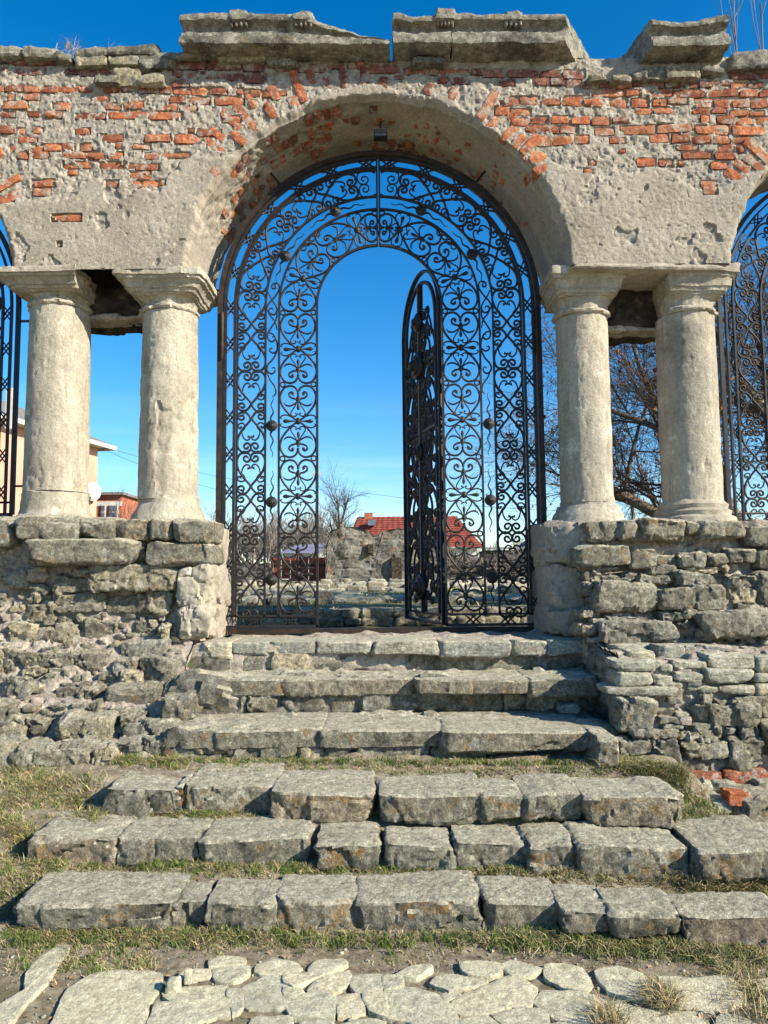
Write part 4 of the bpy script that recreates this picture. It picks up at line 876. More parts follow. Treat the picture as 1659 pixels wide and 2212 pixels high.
def put(leaf, band, name, key, polys, s0, sg, mir, mt=None):
    """polys: list of (points (a,b), radii, depth, yo, sides); s0 offset along the band, sg direction, mir mirror in a"""
    bmin = min(float((s0+sg*np.asarray(p[0])[:, 1]).min()) for p in polys)
    straight = bmin >= -1e-6
    kk = (key, sg, mir*band.side)
    if straight and kk in _pm:
        me = _pm[kk]
    else:
        L = []
        for (P, r, dp, yo, n) in polys:
            P = np.asarray(P, float); a = mir*P[:, 0]; b = sg*P[:, 1]
            if straight: q = np.stack([band.side*a, -b], 1)*KG
            else: q = band.m(a, s0+b)
            L.append(sweep2(q, np.asarray(r)*KG, np.asarray(dp)*KG, yo*KG, n))
        V, F = join_vf(L); me = mesh(name, V, F, True); me.materials.append(mt or M_iron)
        if straight: _pm[kk] = me
    o = bpy.data.objects.new(name, me); COL.objects.link(o); o.parent = leaf
    o.location = Vector((band.side*band.rc*KG, 0, -s0*KG)) if straight else Vector((0, 0, 0))
    o.location += Vector(leaf['off'])
    if straight and name not in ('lattice_bar', 'collar', 'ring'): o.rotation_euler.y = rj.uniform(-.014, .014); o.scale = (rj.uniform(.98, 1.02), 1, rj.uniform(.985, 1.015)); o.location.x += rj.uniform(-.0015, .0015)
    if name == 'collar': o['kind'] = 'stuff'
    return o
# --- motifs, all in px units
MAIN = spiral((9.5, 12), 2.0, 11.0, -90-470, -90, 26)+[(17, .8), (23, 3), (28, 10), (30, 20), (28, 33), (20.5, 48), (11, 59), (4, 67), (1.6, 71.5), (3.5, 77), (8, 83), (13, 86.4)]+spiral((20.5, 77), 9.8, 2.0, 105, 90-440, 26)[1:]
OUTC = [(20.5, 44), (15, 50), (13, 56), (17, 62), (24, 62), (28, 57), (26, 51.5), (22, 52.5), (22.5, 56)]
INC = [(19.8, 47), (18.5, 38), (14.5, 29.5), (8.5, 26), (3, 29), (3.3, 34), (7.5, 34)]
HEART = [(.6, 22), (1.2, 15), (7, 6.5), (17, 3), (29, 7), (36.5, 19), (38, 32), (33, 48), (20, 65), (8, 76), (.5, 80)]
PCURL = [(1, 40), (5, 32), (12, 30), (18, 26), (19, 20), (14, 16.5), (10, 19.5), (12.5, 23)]
FROND = [(1, 37), (8, 42.5), (17, 46.5), (26, 45), (31, 39)]
PIN = [(2, 37), (6, 46), (12, 55), (15.5, 63), (12.5, 69), (6, 69), (3, 65), (6, 62.5)]
def P_(pts, r, s=1, e=1, blob=(0, 0), n=5, dp=None, yo=0, sides=6):
    q = catmull(pts, n) if n > 1 else np.array(pts, float); w = taper(len(q), r, s, e, blob)
    return (q, w, (np.minimum(w, r) if dp is None else np.full(len(q), dp)), yo, sides)
mMAIN = [P_(MAIN, 2.65, .9, .9, (1.9, 1.9), 2)]
mOUT = [P_(OUTC, 1.9, .7, .8, (0, 1.8))]; mIN = [P_(INC, 1.9, .7, .8, (0, 1.8))]
mHEART = [P_(HEART, 2.5, 1, .8)]
mPAL = [P_(PCURL, 2.3, .8, .9, (0, 1.8)), P_(FROND, 2.0, 1, .25), P_(PIN, 1.55, .9, .8, (0, 1.5))]
LEAF = [([(0, 38), (0, 43), (0, 48), (0, 52), (0, 56), (0, 58.5)], [1.2, 2.0, 3.2, 4.0, 2.8, .4], [1.2, 1.4, 1.6, 1.6, 1.2, .3], -.6, 6), ([(0, 24), (0, 30), (0, 36), (0, 41)], [2, 5.0, 5.6, 1.6], [1.6, 2.2, 2.2, 1.2], -.5, 6)]
def node_motif():
    L = [([(-6, 0), (-3, 0), (0, 0), (3, 0), (6, 0)], [3.5, 7.5, 8.5, 7.5, 3.5], [2, 3.2, 4.2, 3.2, 2], -1.5, 6)]
    for s in (-1, 1):
        L.append(([(s*7, 0), (s*14, 0), (s*20, 0), (s*26, 0), (s*30, 0), (s*32.5, 0)], [1.6, 2.0, 3.4, 5.0, 3.6, .4], [1.4, 1.5, 2, 2.4, 1.8, .3], -1, 6))
        for u in (-1, 1): L.append(P_([(s*4, u*2), (s*13, u*9), (s*25, u*13.5), (s*34, u*12), (s*37, u*7), (s*33, u*5)], 1.65, .9, .3))
    return L
NODE = node_motif()
def ringp(a, b, r, w):
    t = np.linspace(0, 2*PI, 15); return (np.stack([a+r*np.cos(t), b+r*np.sin(t)], 1), np.full(15, w), np.full(15, w), 0, 6)
def collar(a, b, w, h): return ([(a, b-h), (a, b-h*.3), (a, b+h*.3), (a, b+h)], [w*.8, w*1.1, w*1.1, w*.8], [w*.9, w*1.2, w*1.2, w*.9], 0, 6)
def flame(sg):
    t = np.linspace(0, 1, 40); a = 3.0*np.sin(t*2*PI*2.0)*(1-t*.35); b = sg*(10+58*t)
    return (np.stack([a, b], 1), 2.1*(1-.8*t)+.3, 2.0*(1-.8*t)+.3, 0, 6)
def boss_mesh():
    prof = [(12.2, 0), (12.2, -2.2), (10.5, -3.4), (8.6, -2.6), (8.4, -4.2), (6.2, -5.4), (5.2, -4.8), (4.6, -7.2), (2.5, -8.8), (0.01, -9.3)]; n = 20
    V = [(r*math.cos(2*PI*j/n)*KG, y*KG, r*math.sin(2*PI*j/n)*KG) for r, y in prof for j in range(n)]
    F = np.array([(i*n+j, i*n+(j+1) % n, (i+1)*n+(j+1) % n, (i+1)*n+j) for i in range(len(prof)-1) for j in range(n)])
    back = [(j, (j+1) % n, (j+2) % n, (j+2) % n) for j in range(0)]
    me = mesh('rosette', np.array(V), F[:, ::-1], True); me.materials.append(M_iron); return me
BOSS = boss_mesh()
LAT = [[(-9, 18), (9, -6)], [(-9, 6), (9, -18)], [(-9, -6), (9, 18)], [(-9, -18), (9, 6)]]
SORN = [[(9, -50), (3, -53), (-5, -48), (-4, -40), (2, -41), (2, -46), (-2, -46)], [(9, -50), (11, -38), (4, -22), (-8, -6), (-12, 4)], [(-11, -30), (-4, -18), (6, -4), (10, 8), (4, 18), (-6, 14), (-6, 5), (0, 4), (2, 9)],
        [(10, 8), (9, 28), (0, 44), (-8, 58), (-8, 72), (0, 78), (7, 73), (5, 66), (0, 68)], [(-12, 4), (-4, 20), (6, 34), (10, 52)], [(-8, 58), (2, 62), (10, 76), (12, 96), (4, 116), (-6, 128), (-9, 142), (0, 150), (8, 144), (6, 136), (0, 138)], [(12, 96), (4, 102), (-4, 98), (-3, 92), (2, 92)], [(-9, 142), (-2, 160), (8, 174), (10, 188), (4, 196)]]
def make_leaf(side, label, origin=(0, 0, 0), detail=True, parts_only=None, span=None, name='gate_leaf', cat='gate'):
    base = Vector((GXc, YG, ZB_G))+Vector(origin)
    leaf = thing(name, label, cat, base, 'wrought iron gate leaves'); leaf['off'] = tuple(Vector((GXc, YG, GZc))+Vector(origin)-base)
    lat, scr, flm, flr = Band(320, side), Band(275, side), Band(230.5, side), Band(175, side)
    def bar(nm, R, w, dp, b0, b1, yo=0):
        B = Band(R, side); b = np.concatenate([np.linspace(b0, 0, 60)[:-1], [0, b1]]) if b0 < 0 else np.array([b0, b1]); a = np.zeros(len(b))
        q = B.m(a, b); V, F = sweep2(q, w*KG, dp*KG, yo*KG, 4); o = link(nm, mesh(nm, V, F, False), M_iron); o.parent = leaf; o.location = leaf['off']; return o
    for R, w, dp in ((331.5, 3.0, 4), (311.5, 2.5, 3), (305.5, 2.0, 3), (245, 2.1, 3), (216, 2.1, 3), (134.5, 2.5, 3.5)):
        bar('stile', R, w, dp, -R*PI/2+2.4, SB if R in (331.5, 134.5) else SB-22)
    def sbar(nm, p0, p1, w, dp):
        V, F = sweep2(np.array([p0, p1])*KG, w*KG, dp*KG, 0, 4); o = link(nm, mesh(nm, V, F), M_iron); o.parent = leaf; o.location = leaf['off']; return o
    sbar('meeting_stile', (side*2.6, 133), (side*2.6, 334), 2.0, 3.5)
    sbar('rail', (side*132.5, -SB+1), (side*334, -SB+1), 2.8, 3.5)
    sbar('rail', (side*134, -SB+23), (side*330, -SB+23), 2.0, 3.0)
    # lattice band
    s0 = 162-80*8
    while s0 < SB-26:
        if s0 > -500:
            for i, l in enumerate(LAT):
                put(leaf, lat, 'lattice_bar', ('lat', i), [(np.array([l[0], [(l[0][0]+l[1][0])/2, (l[0][1]+l[1][1])/2], l[1]]), [1.6]*3, [1.6]*3, (-.8 if i < 2 else .8), 4)], s0, 1, 1)
        s0 += 80
    for cx in (190, 262):
        for i, l in enumerate([[(-17, -10), (5, 10)], [(-5, -10), (17, 10)], [(-17, 10), (5, -10)], [(-5, 10), (17, -10)]]):
            sbar('lattice_bar', (side*cx+l[0][0], -SB+12+l[0][1]), (side*cx+l[1][0], -SB+12+l[1][1]), 1.6, 1.6)
    # scroll band
    dense = [-386, -210, -34, 142, 318, 494]
    for s0 in dense+[670]:
        for sg in (-1, 1):
            if s0 == 670 and sg == 1: continue
            end = s0+sg*88
            if end < -432:   # shortened half unit at the meeting stile
                f = (432-386-3)/88.0
                for mir in (-1, 1):
                    put(leaf, scr, 'scroll', 'x', [(np.array([(p[0], p[1]) for p in catmull(spiral((11, 16), 2, 13, -90-470, -90, 24)+[(19, 3.2), (26, 6), (30, 17), (29, 30), (24, 40)], 3)]), 1.75, 1.75, 0, 6)], s0, sg, mir)
                continue
            if s0 == 670: 
                for mir in (-1, 1): put(leaf, scr, 'scroll', 'main', [(m[0], m[1], m[2], m[3], m[4]) for m in mMAIN], s0, sg, mir)
            else:
                for mir in (-1, 1): put(leaf, scr, 'scroll', 'main', mMAIN, s0, sg, mir)
            for mir in (-1, 1):
                put(leaf, scr, 'small_scroll', 'out', mOUT, s0, sg, mir); put(leaf, scr, 'small_scroll', 'in', mIN, s0, sg, mir)
            put(leaf, scr, 'collar', 'colA', [collar(0, 12, 2.2, 2.4), collar(0, 33, 1.6, 2.0), collar(0, 71.5, 2.6, 3), collar(16, 87.5, 2.2, 4), collar(-16, 87.5, 2.2, 4)], s0, sg, 1)
        put(leaf, scr, 'collar', 'colB', [collar(14.5, 0, 2.2, 4), collar(-14.5, 0, 2.2, 4)], s0, 1, 1)
    # palmette band: ring rows and nodes
    rows = [(-140, -62), (-140, -228), (14, -62), (14, 95), (172, 95), (172, 252), (332, 252), (332, 413), (495, 413), (495, 577), (659, 577), (-275, -228)]
    for (r0, n0) in rows:
        sg = 1 if n0 > r0 else -1; f = abs(n0-r0)/81.0
        def sc(m): return [(np.asarray(p[0], float)*np.array([1 if f > .8 else .82, f]), p[1], p[2], p[3], p[4]) for p in m]
        for mir in (-1, 1):
            put(leaf, flr, 'heart_scroll', ('h', round(f, 2)), sc(mHEART), r0, sg, mir)
            put(leaf, flr, 'palmette', ('p', round(f, 2)), sc(mPAL), r0, sg, mir)
        put(leaf, flr, 'leaf', ('l', round(f, 2)), sc(LEAF), r0, sg, 1)
        put(leaf, flr, 'collar', ('c', round(f, 2)), sc([collar(0, 20, 2.6, 3), collar(0, 65, 1.6, 1.8)]), r0, sg, 1)
    for n0 in (-228, -62, 95, 252, 413, 577): put(leaf, flr, 'blossom', 'node', NODE, n0, 1, 1)
    for r0 in (14, 172, 332, 495, 657): 
        for a in (-33, 33): put(leaf, flr, 'ring', 'ring', [ringp(0, 0, 5.2, 1.7)], r0, 1, 1).location.x += side*a*KG
    for a, s0 in ((33.5, -118), (33.5, -130), (33.5, -142), (33.5, -154), (-33, -140), (32, -268)): put(leaf, flr, 'ring', 'r', [ringp(a, 0, 5.2, 1.7)], s0, 1, 1)
    # flames and rosettes
    for s0 in (262, 425, 588):
        for sg in (-1, 1): put(leaf, flm, 'flame', ('fl', sg), [flame(sg)], s0, 1, 1)
        o = link('rosette', BOSS); o.parent = leaf; o.location = Vector((side*230.5*KG, -3*KG, -s0*KG))+Vector(leaf['off'])
    for s0 in (-115, -266):
        for sg in (-1, 1): put(leaf, flm, 'flame', 'x', [flame(sg)], s0, 1, 1)
        q = flm.m([0], [s0])[0]; o = link('rosette', BOSS); o.parent = leaf; o.location = Vector((q[0], -3*KG, q[1]))+Vector(leaf['off'])
    for i, st in enumerate(SORN): put(leaf, flm, 'scroll', ('so', i), [P_(st, 2.0, .8, .5)], 0 if i else 0, 1, -1)
    return leaf
leafL = make_leaf(-1, 'left leaf of the central arched gate, black wrought iron scrollwork')
leafR = make_leaf(1, 'right leaf of the central arched gate, behind the open inner door')
# the fixed arched frame with hinge barrels, pins and bottom rail
def arch_bar(R, w, dp, zb, side_pts=64):
    th = np.linspace(0, PI, side_pts*2); P = [(R, zb)]+[(R*math.cos(t), R*math.sin(t)) for t in th]+[(-R, zb)]
    return sweep2(np.array(P), w, dp, 0, 4)
frame = thing('arched_surround', 'rusty brown arched frame fixed round the central gate', 'iron surround', (GXc, YG, ZL))
OFF = Vector((GXc, YG, GZc))-frame.location
V, F = arch_bar(342.5*KG, 5.2*KG, .035, ZL-GZc); o = part('arched_bar', V+np.array([GXc, YG+.01, GZc]), F, M_rust, frame)
V, F = box_vf(GXc-348*KG, GXc+348*KG, YG-.035, YG+.045, ZL+.004, ZL+.042); part('sill_bar', V, F, M_rust, frame)
for s in (-1, 1):
    for zz in (GZc-.25, GZc-2.15):
        V, F = sweep2(np.array([(0, -.20), (0, -.19), (0, -.17), (0, -.16), (0, .16), (0, .17), (0, .19), (0, .2)]), [.006, .014, .014, .018, .018, .014, .014, .006], [.006, .014, .014, .018, .018, .014, .014, .006], 0, 6)
        part('hinge', V+np.array([GXc+s*337*KG, YG-.035, zz]), F, M_rust, frame, True)
for ang in (6, 174, 52, 128, -1):
    a = math.radians(ang)
    if ang < 0: continue
    p = np.array([[345*KG*math.cos(a), 345*KG*math.sin(a)], [382*KG*math.cos(a), 382*KG*math.sin(a)]])
    V, F = sweep2(p, .008, .008, 0, 4); part('wall_pin', V+np.array([GXc, YG, GZc]), F, M_iron, frame)
for zz in (1.15, 1.35, 1.7):
    for s in (-1, 1):
        V, F = box_vf(GXc+s*346*KG-(.0 if s > 0 else .10), GXc+s*346*KG+(.10 if s > 0 else 0), YG-.01, YG+.01, zz, zz+.018); part('wall_pin', V, F, M_iron, frame)
# the open inner door
def make_door():
    W = 262*KG; R = W/2; hx = GXc+131*KG; d = thing('inner_door', 'open arched inner door seen nearly edge on, dense iron scrollwork', 'gate', (hx, YG+.03, ZB_G-.02))
    zc = GZc-ZB_G-.0; 
    def add(nm, L):
        V, F = join_vf(L); o = link(nm, mesh(nm, V, F, True), M_iron); o.parent = d; return o
    def arch(r, w, dp, z0): 
        th = np.linspace(0, PI, 50); P = [(r, z0)]+[(r*math.cos(t), zc+r*math.sin(t)) for t in th]+[(-r, z0)]
        return sweep2(np.array(P)+np.array([-R, 0]), w, dp, 0, 4)
    add('frame', [arch(R-.012, .010, .018, .03)]); add('frame', [arch(R-.10, .008, .012, .10)]); add('frame', [arch(R-.115, .006, .012, .10)])
    for z in (.03, .10): add('rail', [sweep2(np.array([(0, z), (-W, z)]), .010, .014, 0, 4)])
    hgt = zc
    for side in (-1, 1):
        z = .2
        while z < zc+.1:
            for i, l in enumerate(LAT):
                add('lattice_bar', [sweep2(np.array([[-R+side*(R-.058)+l[0][0]*KG*1.1, z+l[0][1]*KG], [-R+side*(R-.058)+l[1][0]*KG*1.1, z+l[1][1]*KG]]), .005, .005, 0, 4)])
            z += .17
    # motif column
    sc = KG*1.35
    def mot(nm, polys, cx, cz, s=sc, mir=1, sg=1):
        L = []
        for (P, r, dp, yo, n) in polys:
            P = np.asarray(P, float); q = np.stack([-R+cx+mir*P[:, 0]*s, cz+sg*P[:, 1]*s], 1); L.append(sweep2(q, np.asarray(r)*s*1.25, np.asarray(dp)*s*1.4, 0, n))
        return add(nm, L)
    add('post', [sweep2(np.array([(-R, .1), (-R, zc+R-.11)]), .020, .022, 0, 4)])
    add('crossbar', [sweep2(np.array([(-.11, zc-.35), (-W+.11, zc-.35)]), .016, .018, 0, 4)]); add('crossbar', [sweep2(np.array([(-.11, zc-.95), (-W+.11, zc-.95)]), .012, .015, 0, 4)])
    for cz in (.45, .92, 1.38, 1.85, 2.3):
        for mir in (-1, 1):
            for sg in (-1, 1):
                mot('scroll', mMAIN, mir*.16, cz, KG*.8, mir, sg); mot('scroll', mMAIN, mir*.02, cz+.1, KG*1.0, mir, sg)
                mot('palmette', mPAL, 0, cz, KG*1.2, mir, sg)
            mot('scroll', mMAIN, mir*.24, cz+.2, KG*.75, -mir, 1)
            mot('scroll', mMAIN, mir*.30, cz+.05, KG*.8, mir, -1); mot('heart_scroll', mHEART, mir*.22, cz-.1, KG*1.2, mir, 1); mot('small_scroll', mOUT+mIN, mir*.12, cz+.22, KG*1.6, mir, -1)
    for k in range(5):
        rr = .10+.055*k; t = np.linspace(0, 2*PI, 40)
        add('loop', [sweep2(np.stack([-R+rr*.95*np.cos(t), zc-.95+rr*1.5*np.sin(t)], 1), .007, .010, 0, 6)])
    for k in range(4):
        rr = .14+.055*k; t = np.linspace(.1, PI-.1, 30)
        add('loop', [sweep2(np.stack([-R+rr*np.cos(t), zc-.18+rr*1.1*np.sin(t)], 1), .007, .010, 0, 6)])
    for z, s in ((zc-.35, 2.6), (zc+.05, 1.8), (.32, 2.4), (1.5, 1.6)):
        for yy in (-1,):
            o = link('rosette', BOSS); o.parent = d; o.location = (-R, -.02, z); o.scale = (s, s, s)
    d.rotation_euler = (0, 0, -math.radians(74))
    return d
make_door()
# gates of the neighbouring bays
def side_gate(cx, side, R, ybot, label):
    g = thing('side_gate', label, 'gate', (cx, YG, ybot))
    k = R/345.0
    def add(nm, L, mt=M_iron):
        V, F = join_vf(L); return part(nm, V+np.array([cx, YG, GZc]), F, mt, g, True)
    for rr, w in ((R, .016), (R*.955, .007), (R*.90, .007), (R*.70, .006), (R*.62, .006), (R*.36, .007)):
        V, F = arch_bar(rr, w, .016, ybot-GZc); part('frame', V+np.array([cx, YG, GZc]), F, M_iron, g)
    add('rail', [sweep2(np.array([(-R, ybot-GZc), (R, ybot-GZc)]), .014, .016, 0, 4)]); add('rail', [sweep2(np.array([(-R, ybot-GZc+.1), (R, ybot-GZc+.1)]), .008, .012, 0, 4)])
    H = (GZc-ybot)/k
    def poly(band, polys, s0, sg, mir):
        L = []
        for (P, r, dp, yo, n) in polys:
            P = np.asarray(P, float); q = band.m(mir*P[:, 0], s0+sg*P[:, 1])*(k/KG); L.append(sweep2(q, np.asarray(r)*k, np.asarray(dp)*k, 0, n))
        return L
    for sd in (side,):
        lat, scr, flr = Band(320, sd), Band(275, sd), Band(172, sd)
        s0 = -470
        while s0 < H/1-20:
            add('lattice_bar', sum([poly(lat, [(np.array([l[0], l[1]], float), [1.2, 1.2], [1.3, 1.3], 0, 4)], s0, 1, 1) for l in LAT], [])); s0 += 80
        for s0 in range(-386, int(H)-40, 176):
            for sg in (-1, 1):
                for mir in (-1, 1):
                    add('scroll', poly(scr, mMAIN, s0, sg, mir)); add('small_scroll', poly(scr, mOUT+mIN, s0, sg, mir))
        for s0 in range(-220, int(H)-60, 160):
            for sg in (-1, 1):
                for mir in (-1, 1): add('heart_scroll', poly(flr, mHEART, s0, sg, mir)+poly(flr, mPAL, s0, sg, mir))
            add('blossom', poly(flr, NODE, s0+81, 1, 1))
    return g
gzl = at(20, 1112, YG)[1]; gzr = at(1600, 1136, YG)[1]
xl = at(36, 800, YG)[0]; xr = at(1560, 800, YG)[0]
side_gate(xl-1.28, 1, 1.28, gzl, 'sliver of a black iron gate in the left neighbouring arch')
side_gate(xr+1.14, -1, 1.14, gzr, 'black iron gate with scrolls in the right neighbouring arch before the tree')
for (x0, x1, z, t_) in ((xl, xl+.25, at(50, 694, YG)[1], 0), (xl, xl+.2, at(50, 1050, YG)[1], 0), (xr-.2, xr, at(1550, 1117, YG)[1], 1), (xr-.1, xr, at(1550, 660, YG)[1], 1)):
    V, F = box_vf(x0, x1, YG-.01, YG+.01, z-.008, z+.008)
    g = [o for o in COL.objects if o.name.startswith('side_gate')][t_]; part('wall_pin', V, F, M_iron, g)
# floodlight under the arch crown
xf, zf = at(822, 292, YW+.3)
M_lampb = mat('lamp_black', [(.3, (.015, .015, .016)), (.7, (.03, .03, .03))], 20, rough=.5)
M_lampg = mat('lamp_glass', [(.3, (.10, .11, .12)), (.7, (.2, .21, .22))], 20, rough=.15)
fl = thing('floodlight', 'small black floodlight fixed under the crown of the arch', 'lamp', (xf, YW+.3, zf))
V, F = box_vf(xf-.055, xf+.055, YW+.26, YW+.33, zf-.035, zf+.035); part('housing', V, F, M_lampb, fl)
V, F = box_vf(xf-.046, xf+.046, YW+.256, YW+.26, zf-.028, zf-.012); part('glass', V, F, M_lampg, fl)
for dz in (.0, .014, .027):
    V, F = box_vf(xf-.05, xf+.05, YW+.252, YW+.26, zf+dz-.003, zf+dz+.003); part('fin', V, F, M_lampg, fl)
V, F = box_vf(xf-.008, xf+.008, YW+.29, YW+.31, zf+.03, ZA+RA+.02); part('bracket', V, F, M_lampb, fl)
# ------------------------------------------------------------------ grass
rg = np.random.RandomState(5)
def blades(name, label, base, h, w, lean, tint, cat='grass'):
    n = len(base); az = rg.uniform(0, 2*PI, n); la = rg.uniform(0, 2*PI, n)
    side = np.stack([np.cos(az), np.sin(az), np.zeros(n)], 1)*w[:, None]
    ld = np.stack([np.cos(la), np.sin(la), np.zeros(n)], 1)*(lean*h)[:, None]; up = np.zeros((n, 3)); up[:, 2] = h
    V = np.stack([base-side, base+side, base+up*.55+ld*.35-side*.7, base+up*.55+ld*.35+side*.7, base+up*np.clip(1-lean*.25, .2, 1)[:, None]+ld], 1).reshape(-1, 3)
    i = (np.arange(n)*5)[:, None]
    Q = np.array([[0, 1, 3, 2]])+i; T = np.array([[2, 3, 4]])+i
    me = mesh(name, V, [Q, T], True); me.materials.append(M_grass)
    a = me.attributes.new('tint', 'FLOAT_COLOR', 'POINT'); c = np.concatenate([np.repeat(tint, 5, 0), np.ones((5*n, 1))], 1)
    a.data.foreach_set('color', c.astype(np.float32).ravel())
    o = link(name, me); o['kind'] = 'stuff'; return tag(o, label, cat)
def in_paving(x, y):
    r = np.zeros(len(x), bool)
    for P in PAVP:
        ins = np.zeros(len(x), bool); n = len(P)
        for i in range(n):
            (x1, y1), (x2, y2) = P[i], P[(i+1) % n]
            c = ((y1 > y) != (y2 > y)) & (x < (x2-x1)*(y-y1)/(y2-y1+1e-12)+x1); ins ^= c
        r |= ins
    return r
# (picture polygon strip: x range, y centre at both ends, y spread, count of tufts, greenness, height)
strips = [(30, 1659, 2030, 2045, 14, 330, .65, .030), (30, 500, 2010, 2035, 18, 70, .35, .032), (1100, 1659, 2035, 2075, 22, 190, .45, .038),
          (60, 1659, 1872, 1892, 8, 330, .6, .026), (430, 1500, 1756, 1772, 7, 210, .6, .026), (1230, 1500, 1775, 1790, 12, 80, .6, .030), (220, 470, 1750, 1764, 6, 70, .45, .026),
          (350, 1300, 1646, 1652, 4, 190, .65, .026), (1300, 1480, 1650, 1690, 14, 150, .5, .045), (0, 230, 1680, 1760, 50, 210, .26, .034), (0, 90, 1770, 1860, 40, 130, .3, .032), (230, 400, 1640, 1655, 10, 80, .45, .034),
          (1420, 1659, 1880, 1925, 18, 190, .2, .036), (1400, 1640, 1700, 1790, 34, 150, .55, .035), (0, 110, 1870, 2000, 60, 90, .35, .028), (0, 330, 2020, 2110, 60, 170, .35, .022), (1560, 1700, 2060, 2212, 50, 70, .3, .026),
          (1390, 1450, 2140, 2180, 12, 45, .15, .038), (1280, 1360, 2190, 2212, 10, 40, .15, .038), (1560, 1640, 2110, 2150, 14, 40, .2, .034), (300, 1659, 2060, 2190, 90, 150, .3, .012), (60, 1600, 1884, 1904, 12, 170, .4, .018), (400, 1300, 1658, 1672, 7, 130, .4, .018), (240, 1500, 1762, 1776, 9, 150, .4, .018)]
pts = []; gr = []; hh = []
for (x0, x1, ya, yb, sp, n, g, h) in strips:
    n = int(n*1.6); px = rg.uniform(x0, x1, n); py = np.interp(px, [x0, x1], [ya, yb])+rg.normal(0, sp*.6, n)
    for a, b in zip(px, py):
        d = ray(a, b); ys = np.arange(1.2, 4.5, .02); t = ys/d.y; gz_ = ground_fast(d.x*t, ys); k = np.where(CAMZ+d.z*t < gz_)[0]
        if len(k) == 0: continue
        X_, Y_ = float(d.x*t[k[0]]), float(ys[k[0]])
        pts.append((X_, Y_)); gr.append(g); hh.append(h)
pts = np.array(pts); gr = np.array(gr); hh = np.array(hh)
k = ~in_paving(pts[:, 0], pts[:, 1]); pts, gr, hh = pts[k], gr[k], hh[k]
B = []; TI = []; HH = []; WW = []; LN = []
for (x, y), g, h in zip(pts, gr, hh):
    green = rg.rand() < g; m = rg.randint(10, 26) if green else rg.randint(7, 20); r = rg.uniform(.012, .035)
    q = rg.normal(0, r*.6, (m, 2)); B.append(np.stack([x+q[:, 0], y+q[:, 1]], 1))
    c = np.array([.10, .15, .026]) if green else np.array([.36, .30, .15])
    if green and rg.rand() < .3: c = np.array([.13, .16, .04])
    TI.append(c[None]*rg.uniform(.6, 1.35, (m, 1))*rg.uniform(.85, 1.15, (m, 3)))
    HH.append(h*rg.uniform(.4, 1.5, m)*(1 if green else 1.15)); WW.append(rg.uniform(.0010, .0024, m)); LN.append(rg.uniform(.1, .9, m) if green else rg.uniform(.6, 2.2, m))
B = np.concatenate(B); B = np.concatenate([B, (ground_z(B[:, 0], B[:, 1])-.003)[:, None]], 1)
blades('grass', 'short patchy green and dry grass at the foot of the steps', B, np.concatenate(HH), np.concatenate(WW), np.concatenate(LN), np.concatenate(TI))
# bigger single tufts in the joints
def tuft(px, py, z, h, n, green, label, r=.03, Y=None):
    if Y is None: x, y = onz(px, py, z)
    else: x, z = at(px, py, Y); y = Y
    q = rg.normal(0, r*.5, (n, 2)); b = np.stack([x+q[:, 0], y+q[:, 1], np.full(n, z-.004)], 1)
    c = np.array([.09, .13, .028]) if green == 1 else (np.array([.2, .185, .07]) if green == .5 else np.array([.36, .29, .16]))
    o = blades('grass_tuft', label, b, h*rg.uniform(.5, 1.25, n), rg.uniform(.0009, .0020, n), rg.uniform(.2, 1.6, n), c[None]*rg.uniform(.6, 1.35, (n, 1))*rg.uniform(.9, 1.1, (n, 3)), 'grass')
    return o
tuft(820, 1742, .255, .10, 110, .5, 'dry green grass tuft in the joint left of the long third-step block')
tuft(1250, 1860, .14, .11, 110, .5, 'tall grass tuft between two blocks near the right of the second step')
tuft(1400, 2018, .02, .09, 90, 1, 'fresh green tuft before the lowest step at right')
tuft(398, 1440, 0, .05, 120, 1, 'bright green tuft at the left end of the top step', r=.05, Y=5.15)
tuft(925, 1757, .25, .05, 90, 1, 'small bright tuft at the foot of the third step near its middle')
tuft(1425, 2160, .01, .075, 160, 0, 'dry straw tuft between paving stones at right', r=.06)
tuft(1318, 2212, .01, .07, 150, 0, 'dry straw tuft at the bottom edge of the picture', r=.06)
tuft(1620, 2190, .01, .06, 130, 0, 'large dry grass clump in the bottom right corner', r=.12)
tuft(460, 1372, 0, .05, 90, 0, 'dry weeds at the left foot of the gate frame', r=.06, Y=5.7)
tuft(330, 1497, 0, .08, 160, 0, 'dry grass tuft on the left rubble ledge above the steps', r=.09, Y=4.95)
tuft(1540, 1392, 0, .07, 90, .5, 'dark tuft under the overhanging stone of the right base', r=.06, Y=5.0)
tuft(148, 108, 0, .10, 90, 0, 'dry grass tuft on the left wall coping', r=.10, Y=YW+.1)
tuft(235, 108, 0, .06, 14, 0, 'thin dry stalks on the left coping slab', r=.08, Y=YW+.1)
tuft(378, 125, 0, .07, 14, 0, 'few straw stalks beside the long left cornice block', r=.05, Y=YW+.05)
